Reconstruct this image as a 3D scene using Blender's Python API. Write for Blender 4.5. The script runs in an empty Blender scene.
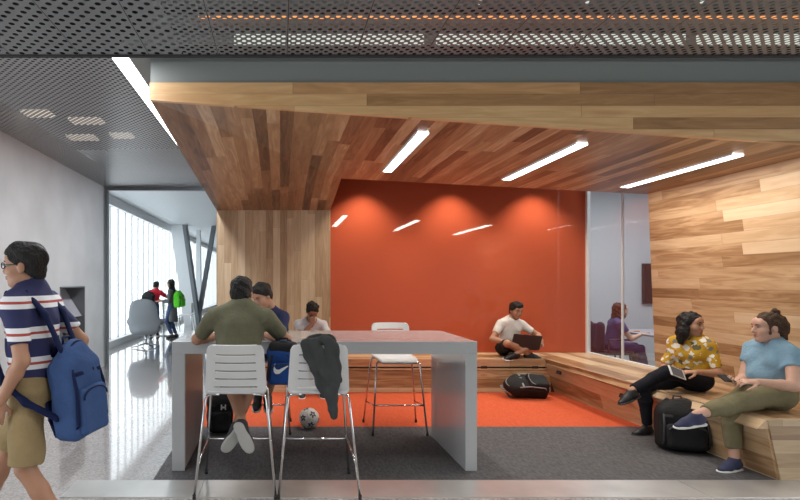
import bpy, math, random
import numpy as np
from mathutils import Vector, Matrix
random.seed(7); rng = np.random.default_rng(7)
SC = bpy.context.scene
COL = SC.collection
F_PX = 533.33; CX = 280.0; CY = 282.0; EYE = 1.53
def P(px, py, Y):
    """photo position + depth in metres -> a point in the place"""
    return Vector(((px-CX)/F_PX*Y, Y, EYE-(py-CY)/F_PX*Y))
V = Vector
# ------------------------------------------------------------------ materials
def newmat(name):
    m = bpy.data.materials.new(name); m.use_nodes = True
    nt = m.node_tree
    return m, nt, nt.nodes['Principled BSDF']
def mat(name, col, rough=0.5, metal=0.0, spec=0.5, bump=0.0, bscale=60.0, var=0.0, vscale=8.0, emit=None, estr=0.0, coat=0.0):
    m, nt, b = newmat(name)
    b.inputs['Base Color'].default_value = (*col, 1); b.inputs['Roughness'].default_value = rough
    b.inputs['Metallic'].default_value = metal; b.inputs['Specular IOR Level'].default_value = spec
    b.inputs['Coat Weight'].default_value = coat
    if emit: b.inputs['Emission Color'].default_value = (*emit, 1); b.inputs['Emission Strength'].default_value = estr
    if bump or var:
        tc = nt.nodes.new('ShaderNodeTexCoord')
    if bump:
        n = nt.nodes.new('ShaderNodeTexNoise'); n.inputs['Scale'].default_value = bscale; n.inputs['Detail'].default_value = 4
        bp = nt.nodes.new('ShaderNodeBump'); bp.inputs['Strength'].default_value = bump; bp.inputs['Distance'].default_value = 0.02
        nt.links.new(tc.outputs['Object'], n.inputs['Vector']); nt.links.new(n.outputs['Fac'], bp.inputs['Height']); nt.links.new(bp.outputs['Normal'], b.inputs['Normal'])
    if var:
        n = nt.nodes.new('ShaderNodeTexNoise'); n.inputs['Scale'].default_value = vscale; n.inputs['Detail'].default_value = 5
        r = nt.nodes.new('ShaderNodeValToRGB')
        r.color_ramp.elements[0].position = 0.3; r.color_ramp.elements[1].position = 0.7
        r.color_ramp.elements[0].color = (*[c*(1-var) for c in col], 1); r.color_ramp.elements[1].color = (*[min(1, c*(1+var)) for c in col], 1)
        nt.links.new(tc.outputs['Object'], n.inputs['Vector']); nt.links.new(n.outputs['Fac'], r.inputs['Fac']); nt.links.new(r.outputs['Color'], b.inputs['Base Color'])
    return m
def mth(nt, op, a, b=None, c=None):
    n = nt.nodes.new('ShaderNodeMath'); n.operation = op
    for i, v in enumerate((a, b, c)):
        if v is None: continue
        if isinstance(v, (int, float)): n.inputs[i].default_value = v
        else: nt.links.new(v, n.inputs[i])
    return n.outputs[0]
def ramp(nt, fac, stops, interp='LINEAR'):
    r = nt.nodes.new('ShaderNodeValToRGB'); cr = r.color_ramp; cr.interpolation = interp
    while len(cr.elements) < len(stops): cr.elements.new(0.5)
    for e, (p, c) in zip(cr.elements, stops): e.position = p; e.color = (*c, 1)
    nt.links.new(fac, r.inputs['Fac']); return r.outputs['Color']
def wood(name, stops, width=0.115, length=1.5, rough=0.38):
    m, nt, b = newmat(name)
    uv = nt.nodes.new('ShaderNodeUVMap'); sp = nt.nodes.new('ShaderNodeSeparateXYZ'); nt.links.new(uv.outputs[0], sp.inputs[0])
    u, v = sp.outputs[0], sp.outputs[1]
    vr = mth(nt, 'DIVIDE', v, width); row = mth(nt, 'FLOOR', vr)
    wn = nt.nodes.new('ShaderNodeTexWhiteNoise'); wn.noise_dimensions = '1D'; nt.links.new(row, wn.inputs['W'])
    uo = mth(nt, 'ADD', mth(nt, 'DIVIDE', u, length), mth(nt, 'MULTIPLY', wn.outputs['Value'], 7.3)); colm = mth(nt, 'FLOOR', uo)
    cb = nt.nodes.new('ShaderNodeCombineXYZ'); nt.links.new(row, cb.inputs[0]); nt.links.new(colm, cb.inputs[1])
    w2 = nt.nodes.new('ShaderNodeTexWhiteNoise'); w2.noise_dimensions = '2D'; nt.links.new(cb.outputs[0], w2.inputs['Vector'])
    rnd = w2.outputs['Value']
    g = nt.nodes.new('ShaderNodeCombineXYZ')
    nt.links.new(mth(nt, 'ADD', mth(nt, 'MULTIPLY', u, 1.1), mth(nt, 'MULTIPLY', rnd, 40)), g.inputs[0]); nt.links.new(mth(nt, 'MULTIPLY', v, 11), g.inputs[1])
    nz = nt.nodes.new('ShaderNodeTexNoise'); nz.inputs['Scale'].default_value = 1.6; nz.inputs['Detail'].default_value = 5; nz.inputs['Distortion'].default_value = 1.3
    nt.links.new(g.outputs[0], nz.inputs['Vector'])
    fac = mth(nt, 'ADD', mth(nt, 'MULTIPLY', rnd, 0.80), mth(nt, 'MULTIPLY', mth(nt, 'SUBTRACT', nz.outputs['Fac'], 0.5), 0.95)); fac = mth(nt, 'ADD', fac, 0.09)
    colr = ramp(nt, fac, stops)
    fr = mth(nt, 'FRACT', vr); gap = mth(nt, 'LESS_THAN', fr, 0.018)
    fu = mth(nt, 'FRACT', uo); gap = mth(nt, 'MAXIMUM', gap, mth(nt, 'LESS_THAN', fu, 0.0016))
    mx = nt.nodes.new('ShaderNodeMix'); mx.data_type = 'RGBA'
    nt.links.new(mth(nt, 'MULTIPLY', gap, 0.55), mx.inputs[0]); nt.links.new(colr, mx.inputs[6]); mx.inputs[7].default_value = (.10, .05, .025, 1)
    nt.links.new(mx.outputs[2], b.inputs['Base Color']); b.inputs['Roughness'].default_value = rough
    return m
def perforated(name, col, s=0.048, r=0.0105, seam=0.0, rough=0.42):
    m, nt, b = newmat(name)
    b.inputs['Base Color'].default_value = (*col, 1); b.inputs['Metallic'].default_value = 0.35; b.inputs['Roughness'].default_value = rough
    uv = nt.nodes.new('ShaderNodeUVMap'); sp = nt.nodes.new('ShaderNodeSeparateXYZ'); nt.links.new(uv.outputs[0], sp.inputs[0])
    u, v = sp.outputs[0], sp.outputs[1]
    def lat(off):
        a = mth(nt, 'SUBTRACT', mth(nt, 'FRACT', mth(nt, 'ADD', mth(nt, 'DIVIDE', u, s), off)), 0.5)
        c = mth(nt, 'SUBTRACT', mth(nt, 'FRACT', mth(nt, 'ADD', mth(nt, 'DIVIDE', v, s), off)), 0.5)
        return mth(nt, 'ADD', mth(nt, 'MULTIPLY', a, a), mth(nt, 'MULTIPLY', c, c))
    d = mth(nt, 'MINIMUM', lat(0.0), lat(0.5))
    hole = mth(nt, 'LESS_THAN', d, (r/s)**2)
    if seam:
        su = mth(nt, 'ABSOLUTE', mth(nt, 'SUBTRACT', mth(nt, 'FRACT', mth(nt, 'DIVIDE', u, seam)), 0.5))
        solid = mth(nt, 'LESS_THAN', su, 0.486); hole = mth(nt, 'MULTIPLY', hole, solid)
        ln = mth(nt, 'GREATER_THAN', su, 0.4945)
        b.inputs['Base Color'].default_value = (*col, 1)
        mx = nt.nodes.new('ShaderNodeMix'); mx.data_type = 'RGBA'; nt.links.new(ln, mx.inputs[0]); mx.inputs[6].default_value = (*col, 1); mx.inputs[7].default_value = (.015, .015, .015, 1)
        nt.links.new(mx.outputs[2], b.inputs['Base Color'])
    tr = nt.nodes.new('ShaderNodeBsdfTransparent'); ms = nt.nodes.new('ShaderNodeMixShader'); out = nt.nodes['Material Output']
    nt.links.new(hole, ms.inputs[0]); nt.links.new(b.outputs[0], ms.inputs[1]); nt.links.new(tr.outputs[0], ms.inputs[2]); nt.links.new(ms.outputs[0], out.inputs[0])
    return m
def glass(name, tint=(.93, .96, .97), refl=1.0):
    m, nt, b = newmat(name); nt.nodes.remove(b)
    tr = nt.nodes.new('ShaderNodeBsdfTransparent'); tr.inputs[0].default_value = (*tint, 1)
    gl = nt.nodes.new('ShaderNodeBsdfGlossy'); gl.inputs['Roughness'].default_value = 0.0
    lw = nt.nodes.new('ShaderNodeLayerWeight'); lw.inputs[0].default_value = .5
    fr = mth(nt, 'ADD', mth(nt, 'MULTIPLY', mth(nt, 'POWER', lw.outputs['Facing'], 5), .92), .075)
    ms = nt.nodes.new('ShaderNodeMixShader'); nt.links.new(mth(nt, 'MINIMUM', mth(nt, 'MULTIPLY', fr, refl), 1.0), ms.inputs[0])
    nt.links.new(tr.outputs[0], ms.inputs[1]); nt.links.new(gl.outputs[0], ms.inputs[2]); nt.links.new(ms.outputs[0], nt.nodes['Material Output'].inputs[0])
    return m
def emis(name, col, s):
    m, nt, b = newmat(name); nt.nodes.remove(b)
    e = nt.nodes.new('ShaderNodeEmission'); e.inputs[0].default_value = (*col, 1); e.inputs[1].default_value = s
    nt.links.new(e.outputs[0], nt.nodes['Material Output'].inputs[0]); return m
def lin(r, g, b):
    f = lambda c: (c/255/12.92) if c/255 <= .04045 else ((c/255+.055)/1.055)**2.4
    return (f(r), f(g), f(b))
WST = [(0, (.20, .095, .040)), (.25, (.34, .18, .08)), (.55, (.52, .31, .145)), (.8, (.63, .42, .22)), (1, (.72, .53, .31))]
WSP = [(0, (.29, .18, .10)), (.3, (.40, .275, .165)), (.6, (.50, .365, .23)), (1, (.62, .49, .34))]
WSD = [(0, (.085, .038, .018)), (.25, (.19, .092, .044)), (.5, (.285, .148, .072)), (.75, (.385, .225, .118)), (1, (.56, .38, .23))]  # darker copy of the hickory; soffit shade put into the colour
WSF = [(0, (.25, .125, .052)), (.3, (.38, .205, .090)), (.6, (.54, .30, .135)), (.85, (.62, .375, .18)), (1, (.68, .44, .225))]
WSR = [(0, (.22, .115, .052)), (.22, (.34, .195, .095)), (.42, (.50, .325, .180)), (.7, (.60, .43, .265)), (1, (.66, .51, .34))]
M = {}
M['wood'] = wood('hickory_planks', WST, 0.118, 1.9)
M['wood_fascia'] = wood('hickory_fascia_planks', WSF, 0.09, 2.2)
M['wood_right'] = wood('hickory_right_wall_planks', WSR, 0.112, 1.8)
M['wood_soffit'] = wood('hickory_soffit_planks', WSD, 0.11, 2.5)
M['wood_pale'] = wood('hickory_pale_planks', WSP, 0.105, 1.3)
M['wood_bench'] = wood('bench_planks', WSR, 0.12, 1.9, 0.35)
M['red_glass'] = mat('back_painted_red_glass', (.49, .098, .046), 0.03, spec=0.45)
M['red_wall'] = mat('plain_red_paint', (.5, .05, .02), 0.6)
M['perf_front'] = perforated('perforated_metal_lobby', (.17, .177, .18), 0.050, 0.0108, 0.37)
M['perf_coarse'] = perforated('perforated_metal_coarse', (.17, .177, .18), 0.072, 0.0135, 0.37)
M['perf_corr'] = perforated('perforated_metal_corridor', (.30, .305, .31), 0.068, 0.0140, 0.0, .35)
M['soffit_far'] = perforated('perforated_metal_far', (.62, .66, .68), 0.09, 0.018, 0.0, .5)
M['bulk'] = mat('bulkhead_grey_paint', (.20, .215, .21), 0.5)
M['plenum'] = mat('plenum_black', (.02, .02, .022), 0.9)
M['plenum_grey'] = mat('plenum_grey', (.25, .26, .26), 0.8)
M['concrete'] = mat('cast_concrete', (.56, .57, .58), 0.6, var=.09, vscale=1.6, bump=.05, bscale=14)
M['niche'] = mat('niche_grey_metal', (.40, .40, .45), 0.4, var=.1, vscale=3)
M['lobby_wall'] = mat('lobby_wall_grey', (.30, .31, .32), .7)
M['frame'] = mat('anodised_frame', (.16, .17, .18), 0.4, .3)
M['white_paint'] = mat('white_paint', (.78, .79, .80), 0.5)
M['room_wall'] = mat('meeting_room_paint', (.62, .65, .68), 0.6)
M['column'] = mat('column_white_cladding', (.66, .69, .71), 0.5)
M['column_dark'] = mat('column_grey_steel', (.16, .18, .20), 0.45)
M['alu'] = mat('brushed_aluminium', (.62, .62, .61), 0.32, .55, var=.12, vscale=3)
M['white_plastic'] = mat('white_plastic', (.68, .69, .69), 0.35)
M['chrome'] = mat('chrome', (.72, .72, .72), 0.12, 1.0)
M['dark_plastic'] = mat('dark_plastic', (.025, .025, .027), 0.4)
M['rubber'] = mat('black_rubber', (.02, .02, .02), 0.7)
M['solid_surface'] = mat('white_solid_surface', (.46, .47, .48), 0.16, coat=.3)
M['leg_liner'] = mat('brown_grey_laminate', lin(150, 136, 130), 0.3)  # shade and warm bounce inside the leg put into the colour
M['glass'] = glass('clear_glass')
M['glass_room'] = glass('room_glass', (.86, .90, .91), 1.7)
M['light'] = emis('lamp_white', (1.0, .97, .93), 9.0)
M['strip'] = emis('strip_lamp', (.95, .98, 1.0), 7.0)
M['orange_led'] = emis('orange_led', (1.0, .36, .10), 1.3)
M['plen_dim'] = emis('plenum_lamp_dim', (1, .88, .72), .8)
M['plen_light'] = emis('plenum_tube', (.93, 1.0, .90), .75)  # glow for the bands and lines behind the lobby ceiling
def floor_mat():
    m, nt, b = newmat('polished_terrazzo')
    tc = nt.nodes.new('ShaderNodeTexCoord')
    v = nt.nodes.new('ShaderNodeTexVoronoi'); v.inputs['Scale'].default_value = 75
    nt.links.new(tc.outputs['Object'], v.inputs['Vector'])
    sp = nt.nodes.new('ShaderNodeSeparateColor'); nt.links.new(v.outputs['Color'], sp.inputs[0])
    c = ramp(nt, sp.outputs[0], [(0, (.29, .265, .255)), (.3, (.37, .34, .33)), (.7, (.43, .40, .39)), (1, (.51, .48, .46))])
    nt.links.new(c, b.inputs['Base Color'])
    n = nt.nodes.new('ShaderNodeTexNoise'); n.inputs['Scale'].default_value = 2.2; nt.links.new(tc.outputs['Object'], n.inputs['Vector'])
    r = nt.nodes.new('ShaderNodeMapRange'); r.inputs[3].default_value = .10; r.inputs[4].default_value = .22; nt.links.new(n.outputs['Fac'], r.inputs[0]); nt.links.new(r.outputs[0], b.inputs['Roughness'])
    b.inputs['Coat Weight'].default_value = 1; b.inputs['Coat Roughness'].default_value = .05; b.inputs['Coat IOR'].default_value = 1.85
    return m
M['floor'] = floor_mat()
def carpet(name, a, bcol, scale):
    m, nt, b = newmat(name)
    tc = nt.nodes.new('ShaderNodeTexCoord'); mp = nt.nodes.new('ShaderNodeMapping'); mp.inputs['Scale'].default_value = (1, .35, 1)
    nt.links.new(tc.outputs['Object'], mp.inputs[0])
    n = nt.nodes.new('ShaderNodeTexNoise'); n.inputs['Scale'].default_value = scale; n.inputs['Detail'].default_value = 3; nt.links.new(mp.outputs[0], n.inputs['Vector'])
    nt.links.new(ramp(nt, n.outputs['Fac'], [(.3, a), (.7, bcol)]), b.inputs['Base Color']); b.inputs['Roughness'].default_value = .95; b.inputs['Specular IOR Level'].default_value = .1
    return m
M['carpet_grey'] = carpet('charcoal_carpet', (.082, .080, .084), (.138, .135, .140), 60)
M['carpet_orange'] = carpet('orange_carpet', (.50, .090, .038), (.60, .118, .052), 60)
# ------------------------------------------------------------------ mesh building
def wloc(o):
    l = V((0, 0, 0))
    while o: l += o.location; o = o.parent
    return l
class MB:
    def __init__(s): s.v = []; s.f = []; s.mi = []; s.uv = []; s.cur = 0
    def quad(s, pts, ua=None, va=None, uo=(0, 0)):
        pts = [V(p) for p in pts]; i = len(s.v); s.v += pts; s.f.append(list(range(i, i+len(pts)))); s.mi.append(s.cur)
        if ua is None:
            n = (pts[1]-pts[0]).cross(pts[2]-pts[0])
            n = n.normalized() if n.length > 1e-12 else V((0, 0, 1))
            if abs(n.z) > .7: ua, va = V((1, 0, 0)), V((0, 1, 0))
            elif abs(n.y) > .7: ua, va = V((1, 0, 0)), V((0, 0, 1))
            else: ua, va = V((0, 1, 0)), V((0, 0, 1))
        ua, va = V(ua), V(va)
        s.uv.append([(p.dot(ua)+uo[0], p.dot(va)+uo[1]) for p in pts]); return s
    def hexa(s, c, ua=None, va=None):
        """8 corners: bottom 0-3 counterclockwise, top 4-7"""
        for q in ((3, 2, 1, 0), (4, 5, 6, 7), (0, 1, 5, 4), (1, 2, 6, 5), (2, 3, 7, 6), (3, 0, 4, 7)): s.quad([c[i] for i in q], ua, va)
        return s
    def box(s, lo, hi, ua=None, va=None):
        (x0, y0, z0), (x1, y1, z1) = lo, hi
        return s.hexa([(x0, y0, z0), (x1, y0, z0), (x1, y1, z0), (x0, y1, z0), (x0, y0, z1), (x1, y0, z1), (x1, y1, z1), (x0, y1, z1)], ua, va)
    def bbox_m(s, mtx, half, bev=0.0):
        """oriented box, optionally bevelled on all edges"""
        hx, hy, hz = half
        import bmesh
        bm = bmesh.new(); bmesh.ops.create_cube(bm, size=2.0)
        for v in bm.verts: v.co = V((v.co.x*hx, v.co.y*hy, v.co.z*hz))
        if bev: bmesh.ops.bevel(bm, geom=list(bm.edges), offset=bev, segments=3, affect='EDGES', profile=.5)
        i = len(s.v); bm.verts.index_update()
        s.v += [mtx @ v.co for v in bm.verts]
        for f in bm.faces:
            s.f.append([i+v.index for v in f.verts]); s.mi.append(s.cur); s.uv.append([(v.co.x, v.co.y+v.co.z) for v in f.verts])
        bm.free(); return s
    def tube(s, path, r, n=10, closed=False):
        path = [V(p) for p in path]; rs = r if isinstance(r, (list, tuple)) else [r]*len(path)
        up = None; rings = []
        for k, p in enumerate(path):
            a = path[k-1] if (k > 0 or closed) else p; b = path[(k+1) % len(path)] if (k < len(path)-1 or closed) else p
            t = (b-a).normalized()
            if up is None: up = t.orthogonal().normalized()
            up = (up-t*up.dot(t)); up = up.normalized() if up.length > 1e-6 else t.orthogonal().normalized()
            sd = t.cross(up); i = len(s.v)
            s.v += [p+(up*math.cos(2*math.pi*j/n)+sd*math.sin(2*math.pi*j/n))*rs[k] for j in range(n)]; rings.append(i)
        m = len(rings)
        for k in range(m if closed else m-1):
            a, b = rings[k], rings[(k+1) % m]
            for j in range(n):
                s.f.append([a+j, a+(j+1) % n, b+(j+1) % n, b+j]); s.mi.append(s.cur); s.uv.append([(0, 0)]*4)
        if not closed:
            s.f.append([rings[0]+j for j in range(n)][::-1]); s.mi.append(s.cur); s.uv.append([(0, 0)]*n)
            s.f.append([rings[-1]+j for j in range(n)]); s.mi.append(s.cur); s.uv.append([(0, 0)]*n)
        return s
    def raw(s, vs, fs):
        i = len(s.v); s.v += [V(p) for p in vs]
        for f in fs: s.f.append([i+int(q) for q in f]); s.mi.append(s.cur); s.uv.append([(0, 0)]*len(f))
        return s
    def build(s, name, mats, parent=None, smooth=False, at=None, kind=None, label=None):
        if not isinstance(mats, (list, tuple)): mats = [mats]
        base = wloc(parent) if parent else (V(at) if at is not None else V((0, 0, 0)))
        me = bpy.data.meshes.new(name)
        me.from_pydata([tuple(p-base) for p in s.v], [], s.f)
        for m in mats: me.materials.append(m)
        me.polygons.foreach_set('material_index', s.mi)
        uvl = me.uv_layers.new(name='UVMap'); uvl.data.foreach_set('uv', [c for f in s.uv for p in f for c in p])
        if smooth: me.polygons.foreach_set('use_smooth', [True]*len(s.f))
        me.update()
        o = bpy.data.objects.new(name, me); COL.objects.link(o)
        if parent: o.parent = parent
        elif at is not None: o.location = base
        if kind: o['kind'] = kind
        if label: o['label'] = label
        return o
def thing(name, label, cat, loc=(0, 0, 0), group=None, rz=0.0):
    o = bpy.data.objects.new(name, None); COL.objects.link(o); o.location = loc; o.rotation_euler = (0, 0, rz); o.empty_display_size = .1
    o['label'] = label; o['category'] = cat
    if group: o['group'] = group
    return o
def tag(o, label, cat, group=None):
    o['label'] = label; o['category'] = cat
    if group: o['group'] = group
    return o
def struct(mb, name, mats, smooth=False): return mb.build(name, mats, kind='structure', smooth=smooth)
def dup(root, loc, rz, label):
    r = root.copy(); COL.objects.link(r); r.location = loc; r.rotation_euler = (0, 0, rz); r['label'] = label
    for ch in list(root.children):
        c = ch.copy(); COL.objects.link(c); c.parent = r
        for g in ch.children:
            d = g.copy(); COL.objects.link(d); d.parent = c
    return r
# ------------------------------------------------------------------ distance-field modelling (smooth organic forms)
class SDF:
    def __init__(s): s.p = []
    def _add(s, f, lo, hi, op, k): s.p.append((f, np.array(lo, float), np.array(hi, float), op, k)); return s
    def rc(s, a, b, r1, r2, k=.03, op='add', flat=None, caps=False):
        a = np.array(a, float); b = np.array(b, float); d = b-a; L2 = max(float(d@d), 1e-9); L = math.sqrt(L2)
        n = None
        if flat: n = np.array(flat[0], float); n /= np.linalg.norm(n); q = 1/flat[1]-1
        def f(X, Y, Z):
            x, y, z = X-a[0], Y-a[1], Z-a[2]
            t0 = (x*d[0]+y*d[1]+z*d[2])/L2; t = np.clip(t0, 0, 1)
            ex, ey, ez = x-t*d[0], y-t*d[1], z-t*d[2]
            r = r1+(r2-r1)*t
            if n is not None:
                w = (ex*n[0]+ey*n[1]+ez*n[2])*q; ex, ey, ez = ex+w*n[0], ey+w*n[1], ez+w*n[2]
            D = np.sqrt(ex*ex+ey*ey+ez*ez)-r
            if n is not None: D = D*min(1, flat[1])**.5
            if caps: D = np.maximum(D, np.maximum((t0-1)*L, -t0*L))
            return D
        m = max(r1, r2)*(max(1, flat[1]) if flat else 1)
        return s._add(f, np.minimum(a, b)-m, np.maximum(a, b)+m, op, k)
    def ell(s, c, r, ax=None, k=.03, op='add'):
        c = np.array(c, float); r = np.array(r, float); A = np.eye(3) if ax is None else np.array([list(v) for v in ax], float)
        def f(X, Y, Z):
            x, y, z = X-c[0], Y-c[1], Z-c[2]
            q = [x*A[i][0]+y*A[i][1]+z*A[i][2] for i in range(3)]
            k0 = np.sqrt(sum((q[i]/r[i])**2 for i in range(3))); k1 = np.sqrt(sum((q[i]/r[i]**2)**2 for i in range(3)))
            return k0*(k0-1)/np.maximum(k1, 1e-9)
        m = float(max(r)); return s._add(f, c-m, c+m, op, k)
    def box(s, c, h, ax=None, r=.01, k=.02, op='add'):
        c = np.array(c, float); h = np.array(h, float); A = np.eye(3) if ax is None else np.array([list(v) for v in ax], float)
        def f(X, Y, Z):
            x, y, z = X-c[0], Y-c[1], Z-c[2]
            q = [np.abs(x*A[i][0]+y*A[i][1]+z*A[i][2])-(h[i]-r) for i in range(3)]
            return np.sqrt(sum(np.maximum(v, 0)**2 for v in q))+np.minimum(np.maximum(q[0], np.maximum(q[1], q[2])), 0)-r
        m = float(np.linalg.norm(h)); return s._add(f, c-m, c+m, op, k)
    def cut(s, pt, n):
        """remove everything on the +n side of the plane"""
        pt = np.array(pt, float); n = np.array(n, float); n /= np.linalg.norm(n)
        return s._add(lambda X, Y, Z: (X-pt[0])*n[0]+(Y-pt[1])*n[1]+(Z-pt[2])*n[2], None or (-9e9,)*3, (9e9,)*3, 'cut', 0)
    def mesh(s, vox, fold=0.0, fs=30.0, seed=0.0):
        adds = [p for p in s.p if p[3] == 'add']
        lo = np.min([p[1] for p in adds], 0)-3*vox-fold; hi = np.max([p[2] for p in adds], 0)+3*vox+fold
        N = np.ceil((hi-lo)/vox).astype(int)+1
        ax = [lo[i]+np.arange(N[i])*vox for i in range(3)]
        F = np.full(N, .2, np.float32)
        for f, l, h, op, k in s.p:
            if op == 'cut': sl = (slice(None),)*3
            else:
                pad = k+3*vox+fold
                a = np.clip(np.floor((l-pad-lo)/vox).astype(int), 0, N); b = np.clip(np.ceil((h+pad-lo)/vox).astype(int)+1, 0, N)
                sl = tuple(slice(a[i], b[i]) for i in range(3))
            X = ax[0][sl[0]][:, None, None]; Y = ax[1][sl[1]][None, :, None]; Z = ax[2][sl[2]][None, None, :]
            d = f(X, Y, Z); c = F[sl]
            if op == 'add':
                if k > 0: hh = np.maximum(k-np.abs(c-d), 0)/k; F[sl] = np.minimum(c, d)-hh*hh*k*.25
                else: F[sl] = np.minimum(c, d)
            elif op == 'sub':
                d = -d
                if k > 0: hh = np.maximum(k-np.abs(c-d), 0)/k; F[sl] = np.maximum(c, d)+hh*hh*k*.25
                else: F[sl] = np.maximum(c, d)
            else: F[sl] = np.maximum(c, d)
        if fold:
            X, Y, Z = ax[0][:, None, None], ax[1][None, :, None], ax[2][None, None, :]
            w = np.sin(fs*(X*.8+Z*.9)+seed+1.7*np.sin(fs*.45*(Y-Z*.6)+seed*2))+.7*np.sin(fs*1.6*(Y*.9-X*.5+Z*.35)+seed*3+1.3*np.sin(fs*.5*(X+Z)))
            F = F+(fold*.6*w).astype(np.float32)
        F[0], F[-1] = .2, .2; F[:, 0], F[:, -1] = .2, .2; F[:, :, 0], F[:, :, -1] = .2, .2
        return surf_nets(F, lo, vox)
def surf_nets(F, lo, vox):
    ins = F < 0
    nx, ny, nz = F.shape
    acc = np.zeros((nx-1, ny-1, nz-1, 3), np.float32); cnt = np.zeros((nx-1, ny-1, nz-1), np.float32)
    for axis in range(3):
        s0 = [slice(None)]*3; s1 = [slice(None)]*3; s0[axis] = slice(0, -1); s1[axis] = slice(1, None)
        a, b = F[tuple(s0)], F[tuple(s1)]; cr = (a < 0) != (b < 0)
        t = np.where(cr, a/np.where(a == b, 1, a-b), 0)
        o1, o2 = [i for i in range(3) if i != axis]
        for d1 in (0, 1):
            for d2 in (0, 1):
                sl = [slice(None)]*3
                sl[o1] = slice(d1, F.shape[o1]-1+d1); sl[o2] = slice(d2, F.shape[o2]-1+d2)
                c = cr[tuple(sl)]; tt = t[tuple(sl)]
                cnt += c; acc[..., axis] += np.where(c, tt, 0)
                if d1: acc[..., o1] += c
                if d2: acc[..., o2] += c
    act = cnt > 0; idx = np.full(cnt.shape, -1, np.int64); n = int(act.sum()); idx[act] = np.arange(n)
    ijk = np.argwhere(act); vs = (ijk+acc[act]/cnt[act][:, None])*vox+lo
    quads = []
    for axis in range(3):
        o1, o2 = [(1, 2), (2, 0), (0, 1)][axis]
        s0 = [slice(1, -1)]*3; s1 = [slice(1, -1)]*3; s0[axis] = slice(0, -1); s1[axis] = slice(1, None)
        a, b = ins[tuple(s0)], ins[tuple(s1)]
        for flip, mk in ((False, a & ~b), (True, ~a & b)):
            e = np.argwhere(mk)
            if not len(e): continue
            off = np.ones(3, int); off[axis] = 0; e = e+off
            def cell(d1, d2):
                q = e.copy(); q[:, o1] -= d1; q[:, o2] -= d2; return idx[q[:, 0], q[:, 1], q[:, 2]]
            q = np.stack([cell(1, 1), cell(0, 1), cell(0, 0), cell(1, 0)], 1)
            quads.append(q[:, ::-1] if flip else q)
    return vs, np.concatenate(quads)
def sobj(name, parts, m, parent=None, at=None, label=None):
    """parts: list of (verts, quads) joined into one smooth mesh object"""
    base = np.array(wloc(parent) if parent else (at if at is not None else (0, 0, 0)), float)
    vs = []; fs = []; o = 0
    for v, q in parts: vs.append(v-base); fs.append(q+o); o += len(v)
    vs = np.concatenate(vs).astype(np.float32); fs = np.concatenate(fs).astype(np.int32)
    me = bpy.data.meshes.new(name); me.vertices.add(len(vs)); me.vertices.foreach_set('co', vs.ravel())
    me.loops.add(fs.size); me.loops.foreach_set('vertex_index', fs.ravel())
    me.polygons.add(len(fs)); me.polygons.foreach_set('loop_start', np.arange(0, fs.size, 4, dtype=np.int32)); me.polygons.foreach_set('use_smooth', np.ones(len(fs), bool))
    me.update(calc_edges=True); me.validate()
    me.materials.append(m)
    ob = bpy.data.objects.new(name, me); COL.objects.link(ob)
    if parent: ob.parent = parent
    elif at is not None: ob.location = V(at)
    if label: ob['label'] = label
    return ob
# ------------------------------------------------------------------ the setting
YW = 8.03                                             # red wall
b = MB(); b.box((-3.4, -6, -.12), (10, 10.6, 0)); b.box((-4.4, 10.6, -.12), (8, 44, 0)); struct(b, 'floor', M['floor'])
b = MB(); b.box((-.98, 4.1, 0), (7.5, 5.62, .006)); struct(b, 'floor_grey_carpet', M['carpet_grey'])
b = MB(); b.box((-.98, 5.62, 0), (3.9, 7.4, .007)); struct(b, 'floor_orange_carpet', M['carpet_orange'])
b = MB(); b.box((-1.56, 3.775, 0), (-.585, 4.1, .008)); b.box((-.58, 3.775, 0), (3.05, 4.1, .008)); b.box((3.055, 3.775, 0), (7.5, 4.1, .008)); struct(b, 'trim_1', M['alu'])
# left concrete wall with its niche
xw = -3.2
b = MB()
n0, n1, nz0, nz1 = 7.75, 8.72, .55, 1.46
b.box((xw-.35, 3.2, 0), (xw, n0, 3.6)); b.box((xw-.35, n1, 0), (xw, 9.72, 3.6)); b.box((xw-.35, n0, nz1), (xw, n1, 3.6)); b.box((xw-.35, n0, 0), (xw, n1, nz0)); b.box((xw-.45, n0-.05, 0), (xw-.34, n1+.05, 3.6))
struct(b, 'wall_left', M['concrete'])
b = MB(); e = .02
b.box((xw-.34, n0, nz0), (xw+.012, n0+e, nz1)); b.box((xw-.34, n1-e, nz0), (xw+.012, n1, nz1)); b.box((xw-.34, n0+e, nz1-e), (xw+.012, n1-e, nz1)); b.box((xw-.34, n0+e, nz0), (xw+.012, n1-e, nz0+e))
struct(b, 'trim_2', M['frame'])
b = MB(); y0, y1 = n0+.03, n1-.03
b.hexa([(xw-.335, y0, .98), (xw-.03, y0, .98), (xw-.03, y1, .98), (xw-.335, y1, .98), (xw-.335, y0, 1.42), (xw-.30, y0, 1.42), (xw-.30, y1, 1.42), (xw-.335, y1, 1.42)])
o = b.build('niche_panel', M['niche'], at=(xw-.2, (y0+y1)/2, .98)); tag(o, 'slanted grey metal panel inside the wall niche behind the walking person', 'wall panel')
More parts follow.
